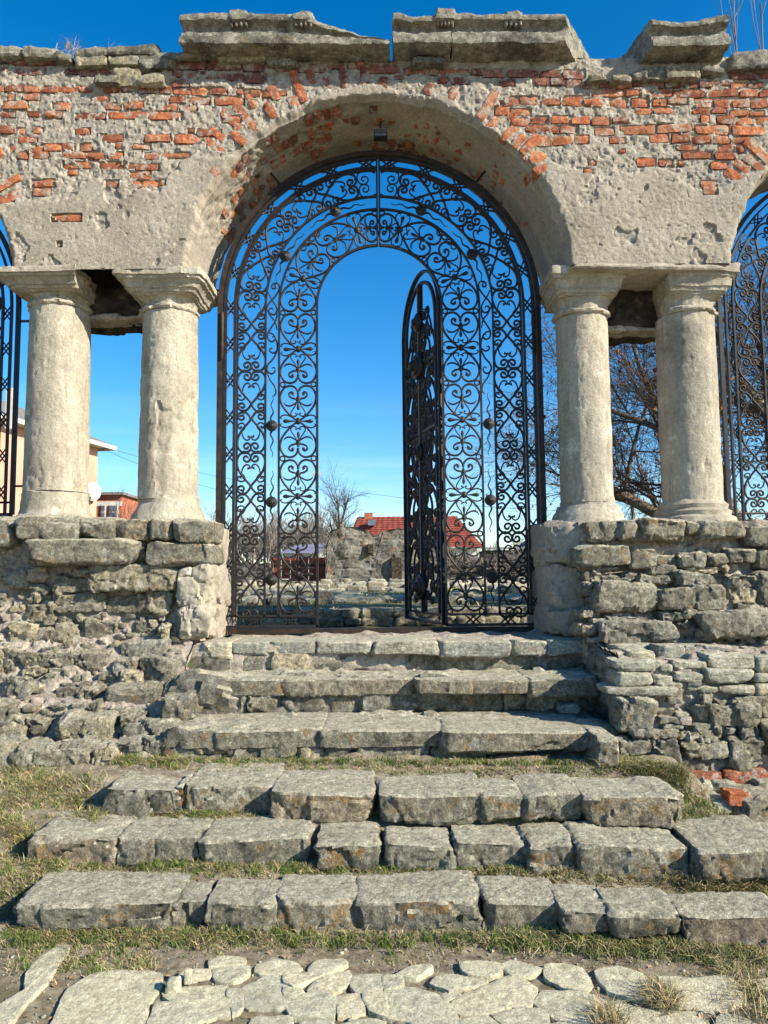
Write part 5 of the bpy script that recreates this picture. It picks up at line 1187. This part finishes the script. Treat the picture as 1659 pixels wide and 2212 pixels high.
# leaf litter, pebbles
n = 2600; px = rg.uniform(0, 1659, n); py = rg.uniform(1640, 2212, n); P = np.array([onz(a, b, .1) for a, b in zip(px, py)]); P = P[(P[:, 1] < 4.35) & (P[:, 1] > 1.5)]
P = np.concatenate([P, ground_z(P[:, 0], P[:, 1])[:, None]+.002], 1); m = len(P)
s = rg.uniform(.0012, .0038, m)*np.where(rg.rand(m) < .05, 2.2, 1); V0, F0 = boxgrid(1, 1, 1)
V = (V0[None]*s[:, None, None]*rg.uniform(.5, 1.3, (m, 1, 3))*np.array([1, 1, .6])+rg.uniform(-.0015, .0015, (m, 8, 3))+P[:, None]).reshape(-1, 3)
o = link('gravel', mesh('gravel', V, (F0[None]+(np.arange(m)*8)[:, None, None]).reshape(-1, 4), True), M_flag); o['kind'] = 'stuff'; tag(o, 'small pebbles and grit scattered over soil and joints', 'gravel')

n = 700; px = rg.uniform(0, 1659, n); py = rg.uniform(1645, 2120, n); P = np.array([onz(a, b, .15) for a, b in zip(px, py)]); P = P[(P[:, 1] < 4.32) & (P[:, 1] > 1.9)]; P = P[~in_paving(P[:, 0], P[:, 1])]
m = len(P); P = np.concatenate([P, ground_z(P[:, 0], P[:, 1])[:, None]+.006], 1); L_ = rg.uniform(.006, .016, m)[:, None]; a_ = rg.uniform(0, 2*PI, m); u = np.stack([np.cos(a_), np.sin(a_), rg.uniform(-.4, .4, m)], 1)*L_; v = np.stack([-np.sin(a_), np.cos(a_), rg.uniform(-.5, .5, m)], 1)*L_*.5
V = np.stack([P-u, P+v+np.array([0, 0, .003]), P+u, P-v+np.array([0, 0, .002])], 1).reshape(-1, 3)
M_leaf = mat('dead_leaves', [(.2, (.16, .09, .045)), (.5, (.30, .19, .10)), (.8, (.48, .36, .22))], 40, rough=.85)
o = link('leaf_litter', mesh('leaf_litter', V, np.arange(4*m).reshape(-1, 4)), M_leaf); o['kind'] = 'stuff'; tag(o, 'dead brown leaves and straw bits lying on the soil', 'leaves')
# ------------------------------------------------------------------ bare trees
def tree_segs(seed, base, h, spread, levels, nb, up=.5, lean=(0, 0), r0=.12, jit=.35, first=.25):
    r = np.random.RandomState(seed); A, Bq, RA_, RB_, LV = [], [], [], [], []
    def grow(p, d, L, rad, lv):
        n = 3 if lv < levels else 2; q = p
        for i in range(n):
            d = d+r.normal(0, jit*.35, 3)+np.array([0, 0, up*.10]); d /= np.linalg.norm(d); e = q+d*L/n
            ra = rad*(1-.5*i/n); rb = rad*(1-.5*(i+1)/n); A.append(q); Bq.append(e); RA_.append(ra); RB_.append(rb); LV.append(lv)
            if lv < levels and (i > 0 or lv > 0):
                for _ in range(nb[min(lv, len(nb)-1)]):
                    dd = d+r.normal(0, spread, 3)+np.array([0, 0, up*.25]); dd /= np.linalg.norm(dd)
                    grow(q+(e-q)*r.uniform(.2, 1), dd, L*r.uniform(.5, .75), max(rb*r.uniform(.45, .7), .003), lv+1)
            q = e
    d0 = np.array([lean[0], lean[1], 1.0]); d0 /= np.linalg.norm(d0)
    grow(np.array(base, float), d0, h, r0, 0)
    return np.array(A), np.array(Bq), np.array(RA_), np.array(RB_), np.array(LV)
def bare_tree(label, seed, base, h, spread, levels, nb, seeds=0, mt=M_bark, mtw=M_twig, cut=1, rscale=1, **kw):
    A, Bq, ra, rb_, lv = tree_segs(seed, base, h, spread, levels, nb, **kw); ra *= rscale; rb_ *= rscale
    t = thing('bare_tree', label, 'tree', base, 'bare trees behind the wall'); k = lv <= cut
    V, F = segs_vf(A[k], Bq[k], ra[k], rb_[k], 7); part('trunk', V, F, mt, t, True)
    V, F = segs_vf(A[~k], Bq[~k], ra[~k], rb_[~k], 3); o = part('crown', V, F, mtw, t, True); o['kind'] = 'stuff'
    if seeds:
        r = np.random.RandomState(seed+1); idx = np.where(lv == levels)[0]; idx = r.choice(idx, min(seeds, len(idx)), replace=False)
        P = Bq[idx]; m = len(P); s = r.uniform(.008, .018, m); V0, F0 = boxgrid(1, 1, 1)
        V = (V0[None]*s[:, None, None]*np.array([.7, .35, 1.3])*r.uniform(.6, 1.2, (m, 1, 3))+r.normal(0, .006, (m, 8, 3))+P[:, None]-np.array([0, 0, .02])).reshape(-1, 3)
        o = part('seed_clusters', V, (F0[None]+(np.arange(m)*8)[:, None, None]).reshape(-1, 4), M_seed, t, True); o['kind'] = 'stuff'
    return t, len(A)
def px_at(p, q, Y): x, z = at(p, q, Y); return (x, Y, z)
ZC = 1.047                                                     # courtyard level
bx_, by_, _ = px_at(1640, 1000, 10.5)
bare_tree('big bare tree with dense twigs behind the right columns', 81, (bx_, 10.5, ZC), 3.1, .62, 5, (2, 2, 2, 2, 2), seeds=900, lean=(-.25, 0), r0=.17, up=.42, rscale=1)
x_, y_, _ = px_at(1560, 1000, 13.0)
bare_tree('second bare tree with drooping dried seed clusters further back right', 92, (x_, 13.0, ZC), 3.0, .66, 5, (2, 2, 2, 2, 2), seeds=900, lean=(-.55, 0), r0=.15, up=.30)
x_, y_, _ = px_at(1760, 1000, 9.0)
bare_tree('bare tree at the right edge behind the neighbouring gate', 103, (x_, 9.0, ZC), 2.9, .6, 5, (2, 2, 2, 2, 2), seeds=500, lean=(-.1, 0), r0=.2, up=.5)
# saplings showing over the right wall
for i, (p, q, h) in enumerate(((1612, 108, .9), (1640, 108, .75), (1592, 110, .5))):
    x_, z_ = at(p, q, 7.0); A = tree_segs(200+i, (x_, 7.0, z_-1.2), 1.2+h*.62, .28, 2, (1, 1), up=1.0, r0=.013, jit=.10)
    t = thing('sapling', ['tall thin pale sapling rising over the right coping', 'slim sapling at the upper right corner of the sky', 'shortest thin sapling over the right coping'][i], 'sapling', (x_, 7.0, z_-1.2), 'saplings above the wall')
    V, F = segs_vf(A[0], A[1], np.maximum(A[2], .004), np.maximum(A[3], .003), 4); part('stem', V, F, M_far, t, True)
# pollarded tree beyond the courtyard
x_, _, _ = px_at(742, 1140, 38.0)
bare_tree('gnarled pollarded tree behind the ruined wall', 311, (x_, 44.0, ZC), 3.6, .55, 4, (2, 2, 3, 2), lean=(-.05, 0), r0=.30, up=.45, rscale=1.0, cut=2)
x_, _, _ = px_at(285, 1100, 34.0)
bare_tree('small bare tree beside the brick house seen between the left columns', 322, (x_, 34.0, ZC), 2.2, .5, 4, (2, 2, 2, 2), lean=(.1, 0), r0=.10, up=.6, rscale=1.2)
# far wood
L = []; rt = np.random.RandomState(9)
def wood(p0, p1, Y, n, h, sd):
    for i in range(n):
        p = rt.uniform(p0, p1); x, _, _ = px_at(p, 1200, Y); yy = Y+rt.uniform(-6, 10)
        A, Bq, ra, rb_, lv = tree_segs(sd+i, (x, yy, ZC), h*rt.uniform(.35, .55), .42, 3, (2, 2, 2), up=.8, r0=.16, jit=.25)
        L.append(segs_vf(A, Bq, np.maximum(ra, .02), np.maximum(rb_, .016), 3))
wood(455, 720, 85, 52, 8.0, 500); wood(200, 320, 90, 14, 8, 600); wood(860, 1250, 120, 40, 7.0, 700); wood(1240, 1659, 100, 16, 7, 800)
V, F = join_vf(L); o = link('far_wood', mesh('far_wood', V, F, True), M_far); o['kind'] = 'stuff'; tag(o, 'grey brown bare wood on the horizon', 'trees')

# ------------------------------------------------------------------ courtyard and things beyond the gate
M_lawn = mat('courtyard_turf', [(.2, (.09, .10, .035)), (.42, (.17, .17, .06)), (.6, (.28, .25, .12)), (.8, (.40, .36, .24))], 1.3, rough=.97, spots=[(2.2, .55, .66, (.10, .13, .03), .7), (6, .60, .7, (.35, .33, .28), .7)], bumps=[(6, 1, .08), (30, 1, .03)])
# ground sheet
cx_ = np.concatenate([-np.geomspace(900, 26, 16), np.arange(-25, 25.1, .5), np.geomspace(26, 900, 16)]); cy_ = np.concatenate([np.arange(6.2, 50, .35), np.geomspace(51, 1600, 24)])
CX, CY = np.meshgrid(cx_, cy_, indexing='ij'); Qc = np.stack([CX.ravel(), CY.ravel(), np.zeros(CX.size)], 1)
zc_ = ZL-.06+(ZC-ZL+.05)*sstep(7.5, 7.75, Qc[:, 1]); nearw = np.exp(-Qc[:, 1]/80)
Qc[:, 2] = zc_+(.035*fbm(Qc*.6, 3, 5)+.02*fbm(Qc*2.5, 3, 6))*nearw*sstep(6.3, 8, Qc[:, 1])
o = link('courtyard_ground', mesh('courtyard_ground', Qc, grid_f(len(cx_), len(cy_)), True), M_lawn); o['kind'] = 'structure'
rc_ = random.Random(44)
lw = thing('low_stone_wall', 'low two-course stone kerb just beyond the gate', 'wall', (0, 7.5, ZL-.06))
for row in range(2):
    x = -2.2+row*.1
    while x < 2.4:
        w = rc_.uniform(.16, .42); z0 = ZL-.05+row*.085
        stone('kerb_stone', x, x+w-.006, 7.42+row*.05+rc_.uniform(-.02, .02), 7.75, z0, z0+.083+rc_.uniform(-.006, .01), M_stone, lw, res=.022, rough=.012, p=12); x += w
stone('core', -2.3, 2.5, 7.50, 7.85, ZL-.1, ZL+.09, M_corestep, lw, res=.05, p=20, rough=.01, chips=0)
def rubble_row(Y, x0, x1, hmax, label, z=ZC):
    t = thing('rubble_line', label, 'rubble', ((x0+x1)/2, Y, z), 'lines of foundation rubble in the courtyard'); x = x0
    while x < x1:
        w = rc_.uniform(.25, .8); h = rc_.uniform(.3, 1)*hmax
        if rc_.random() < .85: stone('rubble_stone', x, x+w, Y+rc_.uniform(-.25, .2), Y+.5, z-.1, z+h, M_step if rc_.random() < .6 else M_stone, t, res=.09, rough=.03, p=5, chips=5)
        x += w*rc_.uniform(.9, 1.3)
rubble_row(10.5, -3.4, 3.6, .10, 'nearest line of foundation stones in the courtyard')
rubble_row(14.5, -4.5, 4.5, .16, 'middle line of foundation stones across the mossy courtyard')
rubble_row(21, -7, 4, .22, 'third line of foundation stones further back in the courtyard')
rubble_row(30, -9, 9, .28, 'farthest pale line of rubble before the ruined wall')
rubble_row(12.3, -3.8, 1.2, .12, 'short line of foundation stones left behind the gate'); rubble_row(17.5, -5, 6, .18, 'broad middle line of foundation stones with mossy tops'); rubble_row(25, -9, 6, .2, 'pale line of foundation stones before the farthest rubble')
# low dry turf between the stones
nb_ = 26000; yy = 8+34*rg.rand(nb_)**1.6; xx = rg.uniform(-1, 1, nb_)*(1.4+yy*.26); q = np.stack([xx, yy, np.zeros(nb_)], 1); pt = sstep(-.1, .25, fbm(q*.8, 3, 71)); kk_ = rg.rand(nb_) < pt; q = q[kk_]; q[:, 2] = ZC-.03; m_ = len(q)
gcol = np.where(rg.rand(m_, 1) < .45, np.array([[.14, .17, .045]]), np.array([[.36, .31, .16]]))*rg.uniform(.6, 1.3, (m_, 1))
blades('courtyard_grass', 'low yellow green turf patches in the courtyard beyond the gate', q, rg.uniform(.04, .11, m_), rg.uniform(.004, .010, m_)*(1+q[:, 1]/25), rg.uniform(.2, 1.5, m_), gcol)
M_ruin = mat('ruin_rubble', [(.2, (.06, .056, .046)), (.5, (.17, .16, .13)), (.8, (.32, .30, .25))], 1.6, 10, rough=.95, spots=[(.9, .58, .7, (.36, .18, .09), .7), (1.3, .58, .7, (.10, .095, .08), .6), (2.2, .66, .72, (.58, .56, .5), .7)], bumps=[(5, 1, .12), (14, 1, .05)])
def ruin(name, label, outline, Y, th, res, mt, seed, cells=2.2):
    """a thick ruined wall from a skyline given in picture px"""
    pts = [at(p, q, Y) for p, q in outline]; X_ = np.array([a for a, _ in pts]); Zt = np.array([b for _, b in pts])
    xs_ = np.arange(X_[0], X_[-1], res); t = thing(name, label, 'wall', ((X_[0]+X_[-1])/2, Y, ZC))
    nz = int((Zt.max()-ZC+.3)/res)+2; nzr = np.linspace(0, 1, nz)
    top = np.interp(xs_, X_, Zt)+.10*fbm(np.stack([xs_, xs_*0, xs_*0], 1)*1.7, 3, seed)
    XX = np.repeat(xs_, nz); ZZ = (ZC-.3+(top[:, None]-ZC+.3)*nzr[None]).ravel()
    Q_ = np.stack([XX, np.full_like(XX, Y), ZZ], 1)
    st = np.floor(Q_*np.array([2.4, 1, 5.5])+np.stack([np.floor(ZZ*5.5)*.37, ZZ*0, ZZ*0], 1)); cell = vn(st*3.71+.5, seed)
    fr = (Q_*np.array([2.4, 1, 5.5])+np.stack([np.floor(ZZ*5.5)*.37, ZZ*0, ZZ*0], 1))-st; edge = np.minimum(np.minimum(fr[:, 0], 1-fr[:, 0])*2.3, np.minimum(fr[:, 2], 1-fr[:, 2]))
    Q_[:, 1] += -.05*cell*sstep(0, .2, edge)+.05*(1-sstep(0, .16, edge))-.16*fbm(Q_*.9, 3, seed+2)
    V, F = Q_, grid_f(len(xs_), nz); part('rubble_face', V, F, mt, t)
    Vt = np.concatenate([np.stack([xs_, np.full_like(xs_, Y), top], 1), np.stack([xs_, np.full_like(xs_, Y+th), top-.08], 1), np.stack([xs_, np.full_like(xs_, Y+th), np.full_like(xs_, ZC-.3)], 1)]); n_ = len(xs_)
    Ft = np.array([(r*n_+i, r*n_+i+1, (r+1)*n_+i+1, (r+1)*n_+i) for r in range(2) for i in range(n_-1)]); part('wall_top', Vt, Ft, mt, t)
    for e in (0, n_-1):
        Ve = np.array([(xs_[e], Y, ZC-.3), (xs_[e], Y+th, ZC-.3), (xs_[e], Y+th, top[e]), (xs_[e], Y, top[e])]); part('wall_end', Ve, np.array([[0, 1, 2, 3]]), mt, t)
    return t
rw = ruin('ruined_wall', 'tall grey ruined rubble wall across the courtyard', [(703, 1205), (706, 1160), (716, 1146), (740, 1138), (770, 1142), (796, 1146), (812, 1156), (826, 1146), (850, 1142), (880, 1140), (960, 1143), (972, 1180), (985, 1210), (990, 1236)], 42, 1.6, .11, M_ruin, 5)
a, b = at(838, 1206, 41.7); 
for (p0, p1, q0, q1, mt_, nm) in ((846, 868, 1204, 1255, M_darkmas, 'niche_shade_box'), (795, 806, 1175, 1195, M_darkmas, 'niche_shade_box')):  # solid dark boxes painted as the shade inside two openings
    x0, z1 = at(p0, q0, 41.75); x1, z0 = at(p1, q1, 41.75); V, F = box_vf(x0, x1, 41.7, 42.2, z0, z1); part(nm, V, F, mt_, rw)
ruin('boundary_wall', 'low dark stone wall left behind the gate scrolls', [(440, 1212), (500, 1214), (560, 1216), (592, 1216)], 44, .8, .14, M_ruin, 15)
ruin('boundary_wall', 'pale stone wall under dry vines right behind the gate', [(985, 1196), (1040, 1205), (1100, 1204), (1180, 1206), (1260, 1206)], 40, .8, .14, M_ruin, 25)
# dry vines on that wall
L = []
for i in range(30):
    p = rt.uniform(960, 1200); x, z = at(p, 1226, 39.6)
    A, Bq, ra, rb_, lv = tree_segs(900+i, (x, 39.6+rt.uniform(-.4, .1), ZC), .9, .7, 3, (2, 2, 2), up=.1, r0=.03, jit=.8); L.append(segs_vf(A, Bq, np.maximum(ra, .014), np.maximum(rb_, .012), 3))
V, F = join_vf(L); o = link('dry_vines', mesh('dry_vines', V, F, True), M_far); o['kind'] = 'stuff'; tag(o, 'tangle of dry grey vines over the far pale wall', 'vines')
# rust red sheet gate
M_redgate = mat('rust_red_sheet', [(.3, (.20, .045, .022)), (.7, (.30, .075, .035))], 3, rough=.6)
x0, z0 = at(588, 1256, 45); x1, z1 = at(706, 1204, 45)
yg = thing('yard_gate', 'rust red sheet metal yard gate at the far side', 'gate', ((x0+x1)/2, 45, ZC)); n = 6
for i in range(n):
    V, F = box_vf(x0+(x1-x0)*i/n+.015, x0+(x1-x0)*(i+1)/n-.015, 44.96, 45.0, z0, z1); part('panel', V, F, M_redgate, yg)
for xx in (x0, (x0+x1)/2, x1): V, F = box_vf(xx-.06, xx+.06, 44.9, 45.05, ZC-.2, z1+.05); part('post', V, F, M_iron, yg)
V, F = box_vf(x0, x1, 44.92, 44.95, z0+.9, z0+1.0); part('rail', V, F, M_iron, yg)
# roofs
M_rtile = mat('red_roof_tile', [(.3, (.17, .038, .026)), (.7, (.26, .066, .044))], 2, rough=.7)
M_blue = mat('violet_sheet_roof', [(.3, (.17, .155, .21)), (.7, (.24, .22, .29))], 1, rough=.5)
M_white = mat('white_render', [(.3, (.46, .44, .40)), (.7, (.56, .54, .5))], 1, rough=.9)
M_peach = mat('peach_render', [(.3, (.47, .265, .18)), (.7, (.55, .32, .225))], .7, rough=.9, bumps=[(20, .3, .01)])
M_slroof = mat('grey_slate_roof', [(.3, (.12, .11, .10)), (.7, (.22, .21, .19))], 4, rough=.9, stretch=(6, 1, 1))
M_glass = mat('window_glass', [(.3, (.08, .10, .13)), (.7, (.15, .18, .22))], 2, rough=.08, spec=.6)
M_hbrick = mat('house_brick', [(.3, (.26, .085, .05)), (.7, (.40, .15, .085))], 4, rough=.9, bumps=[(30, .6, .02)])
M_dark = mat('dark_opening', [(.3, (.03, .028, .025)), (.7, (.05, .045, .04))], 2, rough=.9)
def quad(name, P, mt, par): return part(name, np.array(P, float), np.array([list(range(len(P)))]), mt, par)
def tiled_roof(par, A, B_, C_, D_, rows, mt, name='roof_slope'):
    """ridge A-B, eave D-C, built as overlapping tile courses with rolls"""
    A, B_, C_, D_ = [np.array(v, float) for v in (A, B_, C_, D_)]; nu = 100; V = []; F = []
    nrm = np.cross(B_-A, D_-A); nrm /= np.linalg.norm(nrm); 
    if nrm[2] < 0: nrm = -nrm
    u = np.linspace(0, 1, nu); wl = np.linalg.norm(C_-D_); ph = .035*np.abs(np.sin(u*wl/.55*PI))
    for r in range(rows):
        for (t, lift) in ((r/rows, 0), ((r+1)/rows, .05)):
            L_ = A+(D_-A)*t; R_ = B_+(C_-B_)*t; V.append(L_+(R_-L_)*u[:, None]+nrm*(lift+ph)[:, None])
    V = np.concatenate(V); m = rows*2
    F = np.array([(i*nu+j, i*nu+j+1, (i+1)*nu+j+1, (i+1)*nu+j) for i in range(m-1) for j in range(nu-1)])
    return part(name, V, F, mt, par, False)
h = thing('house', 'house with red tiled hip roof behind the ruined wall', 'house', (1.8, 62, ZC))
rx0, rz = at(772, 1117, 62); rx1, _ = at(985, 1117, 62); ex1, ez = at(1040, 1184, 60); ex0, _ = at(745, 1184, 60)
tiled_roof(h, (rx0, 62, rz), (rx1, 62, rz), (ex1, 58.5, ez), (ex0, 58.5, ez), 14, M_rtile)
tiled_roof(h, (rx1, 62, rz), (rx1+.05, 62, rz), (ex1, 65.5, ez), (ex1, 58.5, ez), 14, M_rtile)
V, F = box_vf(ex0+.5, ex1-.5, 59.2, 65, ZC, ez-.02); part('wall', V, F, M_white, h)
x_, z_ = at(803, 1129, 60.6); V, F = box_vf(x_-.3, x_+.3, 60.2, 60.8, z_-.25, z_+.2); part('skylight', V, F, M_glass, h)
x_, z_ = at(796, 1117, 62); V, F = box_vf(x_-.35, x_+.35, 61.7, 62.3, z_-.6, z_+.35); part('chimney', V, F, M_hbrick, h)
h = thing('house', 'small house with red gable roof at the right behind the gate', 'house', (14, 70, ZC)); a0, b0 = at(1135, 1180, 70); a1, _ = at(1225, 1180, 70); am, bm = at(1172, 1152, 70)
part('roof_slope', np.array([(a0, 69.9, b0), (am, 69.9, bm), (am, 76, bm), (a0, 76, b0), (a1, 69.9, b0), (a1, 76, b0)]), [(0, 1, 2, 3), (1, 4, 5, 2)], M_rtile, h)
V, F = box_vf(a0+.4, a1-.4, 70, 76, ZC, b0); part('wall', V, F, M_white, h); part('gable', np.array([(a0+.3, 70, b0), (a1-.3, 70, b0), (am, 70, bm-.1)]), [(0, 1, 2)], M_rtile, h)
h = thing('shed', 'low shed with violet metal roof beside the yard gate', 'shed', (-9, 55, ZC)); a0, b0 = at(608, 1196, 55); a1, b1 = at(698, 1176, 56)
part('roof', np.array([(a0, 54, b0), (a1, 54, b0), (a1, 58, b1+.1), (a0+.8, 58, b1+.1)]), [(0, 1, 2, 3)], M_blue, h); V, F = box_vf(a0+.2, a1-.1, 54.4, 58, ZC, b0-.02); part('wall', V, F, M_white, h)
h = thing('shed', 'long dark low shed roof behind the dry vines', 'shed', (8, 60, ZC)); a0, b0 = at(1040, 1188, 60); a1, b1 = at(1190, 1178, 60)
part('roof', np.array([(a0, 59, b0), (a1, 59, b0), (a1, 63, b1), (a0, 63, b1)]), [(0, 1, 2, 3)], M_slroof, h); V, F = box_vf(a0+.2, a1-.2, 59.3, 63, ZC, b0-.05); part('wall', V, F, M_dark, h)
# peach house at the left
h = thing('house', 'peach rendered house with grey slate roof left behind the columns', 'house', (-14, 25, ZC))
A_ = np.array([-15.0, 16.0]); B_ = np.array([-11.75, 30.0]); nn_ = np.array([-(B_-A_)[1], (B_-A_)[0]]); nn_ = nn_/np.linalg.norm(nn_)
if nn_[0] > 0: nn_ = -nn_
ze = at(201, 962, 30)[1]; C2 = B_+nn_*9; D2 = A_+nn_*9
def wallp(nm, a, b, z0, z1, mt): return quad(nm, [(a[0], a[1], z0), (b[0], b[1], z0), (b[0], b[1], z1), (a[0], a[1], z1)], mt, h)
wallp('wall', A_, B_, ZC, ze, M_peach); wallp('wall', B_, C2, ZC, ze, M_peach); wallp('wall', D2, A_, ZC, ze, M_peach)
u_ = (B_-A_)/np.linalg.norm(B_-A_); e0 = A_-nn_*.55-u_*.5; e1 = B_-nn_*.55+u_*.5; e2 = C2+nn_*.55+u_*.5; e3 = D2+nn_*.55-u_*.5
m0 = (e0+e3)/2+u_*3.0; m1 = (e1+e2)/2-u_*3.0; zr = ze+2.3
quad('roof', [(*e0, ze), (*e1, ze), (*m1, zr), (*m0, zr)], M_slroof, h); quad('roof', [(*e1, ze), (*e2, ze), (*m1, zr)], M_slroof, h); quad('roof', [(*e3, ze), (*e0, ze), (*m0, zr)], M_slroof, h)
for (a, b, o1, o2) in ((e0, e1, A_, B_), (e1, e2, B_, C2)):
    quad('eave', [(*a, ze-.04), (*b, ze-.04), (*o2, ze-.12), (*o1, ze-.12)], M_white, h); quad('fascia', [(*a, ze-.16), (*b, ze-.16), (*b, ze+.0), (*a, ze+.0)], M_white, h)
cc = at(18, 890, 24)[0]; V, F = box_vf(cc-.10, cc+.12, 24, 24.3, ze-.5, at(18, 838, 24)[1]); part('chimney', V, F, M_white, h)
V, F = segs_vf([(-13.3, 24, 3.2), (-13.3, 24, 3.9)], [(-13.3, 24, 3.9), (-13.9, 24, 4.0)], [.03, .03], [.03, .03], 6)
# brick extension
h = thing('house', 'low red brick house with white windows between the left columns', 'house', (-11.5, 33, ZC))
x0, z1 = at(196, 1070, 33); x1, _ = at(263, 1072, 33); V, F = box_vf(x0-1.5, x1, 33, 37, ZC, z1); part('wall', V, F, M_hbrick, h); V, F = box_vf(x0-1.6, x1+.15, 32.8, 37.2, z1, z1+.12); part('roof', V, F, M_slroof, h)
V, F = box_vf(x0-1.5, x1+.02, 32.97, 33.0, z1-.5, z1-.28); part('band', V, F, M_white, h)
for (p0, p1) in ((218, 228), (236, 255)):
    a0, zt = at(p0, 1090, 32.95); a1, zb = at(p1, 1128, 32.95)
    V, F = box_vf(a0, a1, 32.93, 32.97, zb, zt); w = part('window', V, F, M_white, h); am = (a0+a1)/2
    for (c0, c1, d0, d1) in ((a0+.05, am-.025, zb+.05, zt-.35), (am+.025, a1-.05, zb+.05, zt-.35), (a0+.05, am-.025, zt-.30, zt-.05), (am+.025, a1-.05, zt-.30, zt-.05)):
        V, F = box_vf(c0, c1, 32.90, 32.925, d0, d1); o = part('pane', V, F, M_glass, w)
# satellite dish
xd, zd = at(201, 1062, 29.5); n = 20; V = []; rr_ = np.linspace(0, 1, 6)
for r in rr_:
    for j in range(n): V.append((r*.31*math.cos(2*PI*j/n), .12*r*r-.12, r*.38*math.sin(2*PI*j/n)))
F = np.array([(i*n+j, i*n+(j+1) % n, (i+1)*n+(j+1) % n, (i+1)*n+j) for i in range(5) for j in range(n)]); V = np.array(V)@np.array(Matrix.Rotation(.5, 3, 'Z')).T
dsh = thing('satellite_dish', 'white satellite dish on the corner of the peach house', 'dish', (xd, 29.5, zd)); part('reflector', V+np.array([xd, 29.5, zd]), F, M_white, dsh, True)
V, F = segs_vf([(xd, 29.5, zd-.1), (xd, 29.5, zd-.4)], [(xd-.15, 29.0, zd-.05), (xd-.3, 30.2, zd-.4)], [.02, .03], [.02, .03], 6); part('arm', V, F, M_white, dsh)
# pole and wires
M_pole = mat('pole_concrete', [(.3, (.38, .37, .35)), (.7, (.5, .49, .46))], 2, rough=.9)
xp, zp = at(684, 1045, 50); pl = thing('utility_pole', 'thin grey utility pole behind the left gate leaf edge', 'pole', (xp, 50, ZC)); V, F = segs_vf([(xp, 50, ZC)], [(xp, 50, zp+1.2)], [.11], [.08], 8); part('post', V, F, M_pole, pl, True); V, F = box_vf(xp-.4, xp+.4, 49.95, 50.05, zp+.6, zp+.7); part('crossarm', V, F, M_pole, pl)
xq, zq = at(1365, 1052, 30); pl = thing('utility_pole', 'wooden pole between the right columns behind the twigs', 'pole', (xq, 30, ZC)); V, F = segs_vf([(xq, 30, ZC)], [(xq, 30, at(1365, 1062, 30)[1])], [.08], [.07], 8); part('post', V, F, M_bark, pl, True); V, F = box_vf(xq-.12, xq+.12, 29.95, 30.05, at(1365, 1072, 30)[1], at(1365, 1064, 30)[1]); part('cap', V, F, M_dark, pl)
def wire(label, p0, p1, sag, r=.008):
    p0, p1 = np.array(p0), np.array(p1); t = np.linspace(0, 1, 25)[:, None]; P = p0+(p1-p0)*t; P[:, 2] -= sag*4*t[:, 0]*(1-t[:, 0]); V, F = segs_vf(P[:-1], P[1:], np.full(24, r), np.full(24, r), 4)
    o = link('wire', mesh('wire', V, F, True), M_dark); tag(o, label, 'wire', 'overhead wires')
wire('overhead wire from the peach house eave passing between the left columns', px_at(205, 958, 30), px_at(690, 1052, 50), .5); wire('lower overhead wire crossing behind the left column and gate', px_at(205, 963, 30), px_at(690, 1078, 50), .8)
wire('overhead wire over the pollarded tree and red roof', px_at(686, 1050, 50), px_at(1300, 1105, 62), .4, .010); wire('faint wire low behind the right gate leaf', px_at(1000, 1092, 60), px_at(1700, 1116, 62), .2, .009)
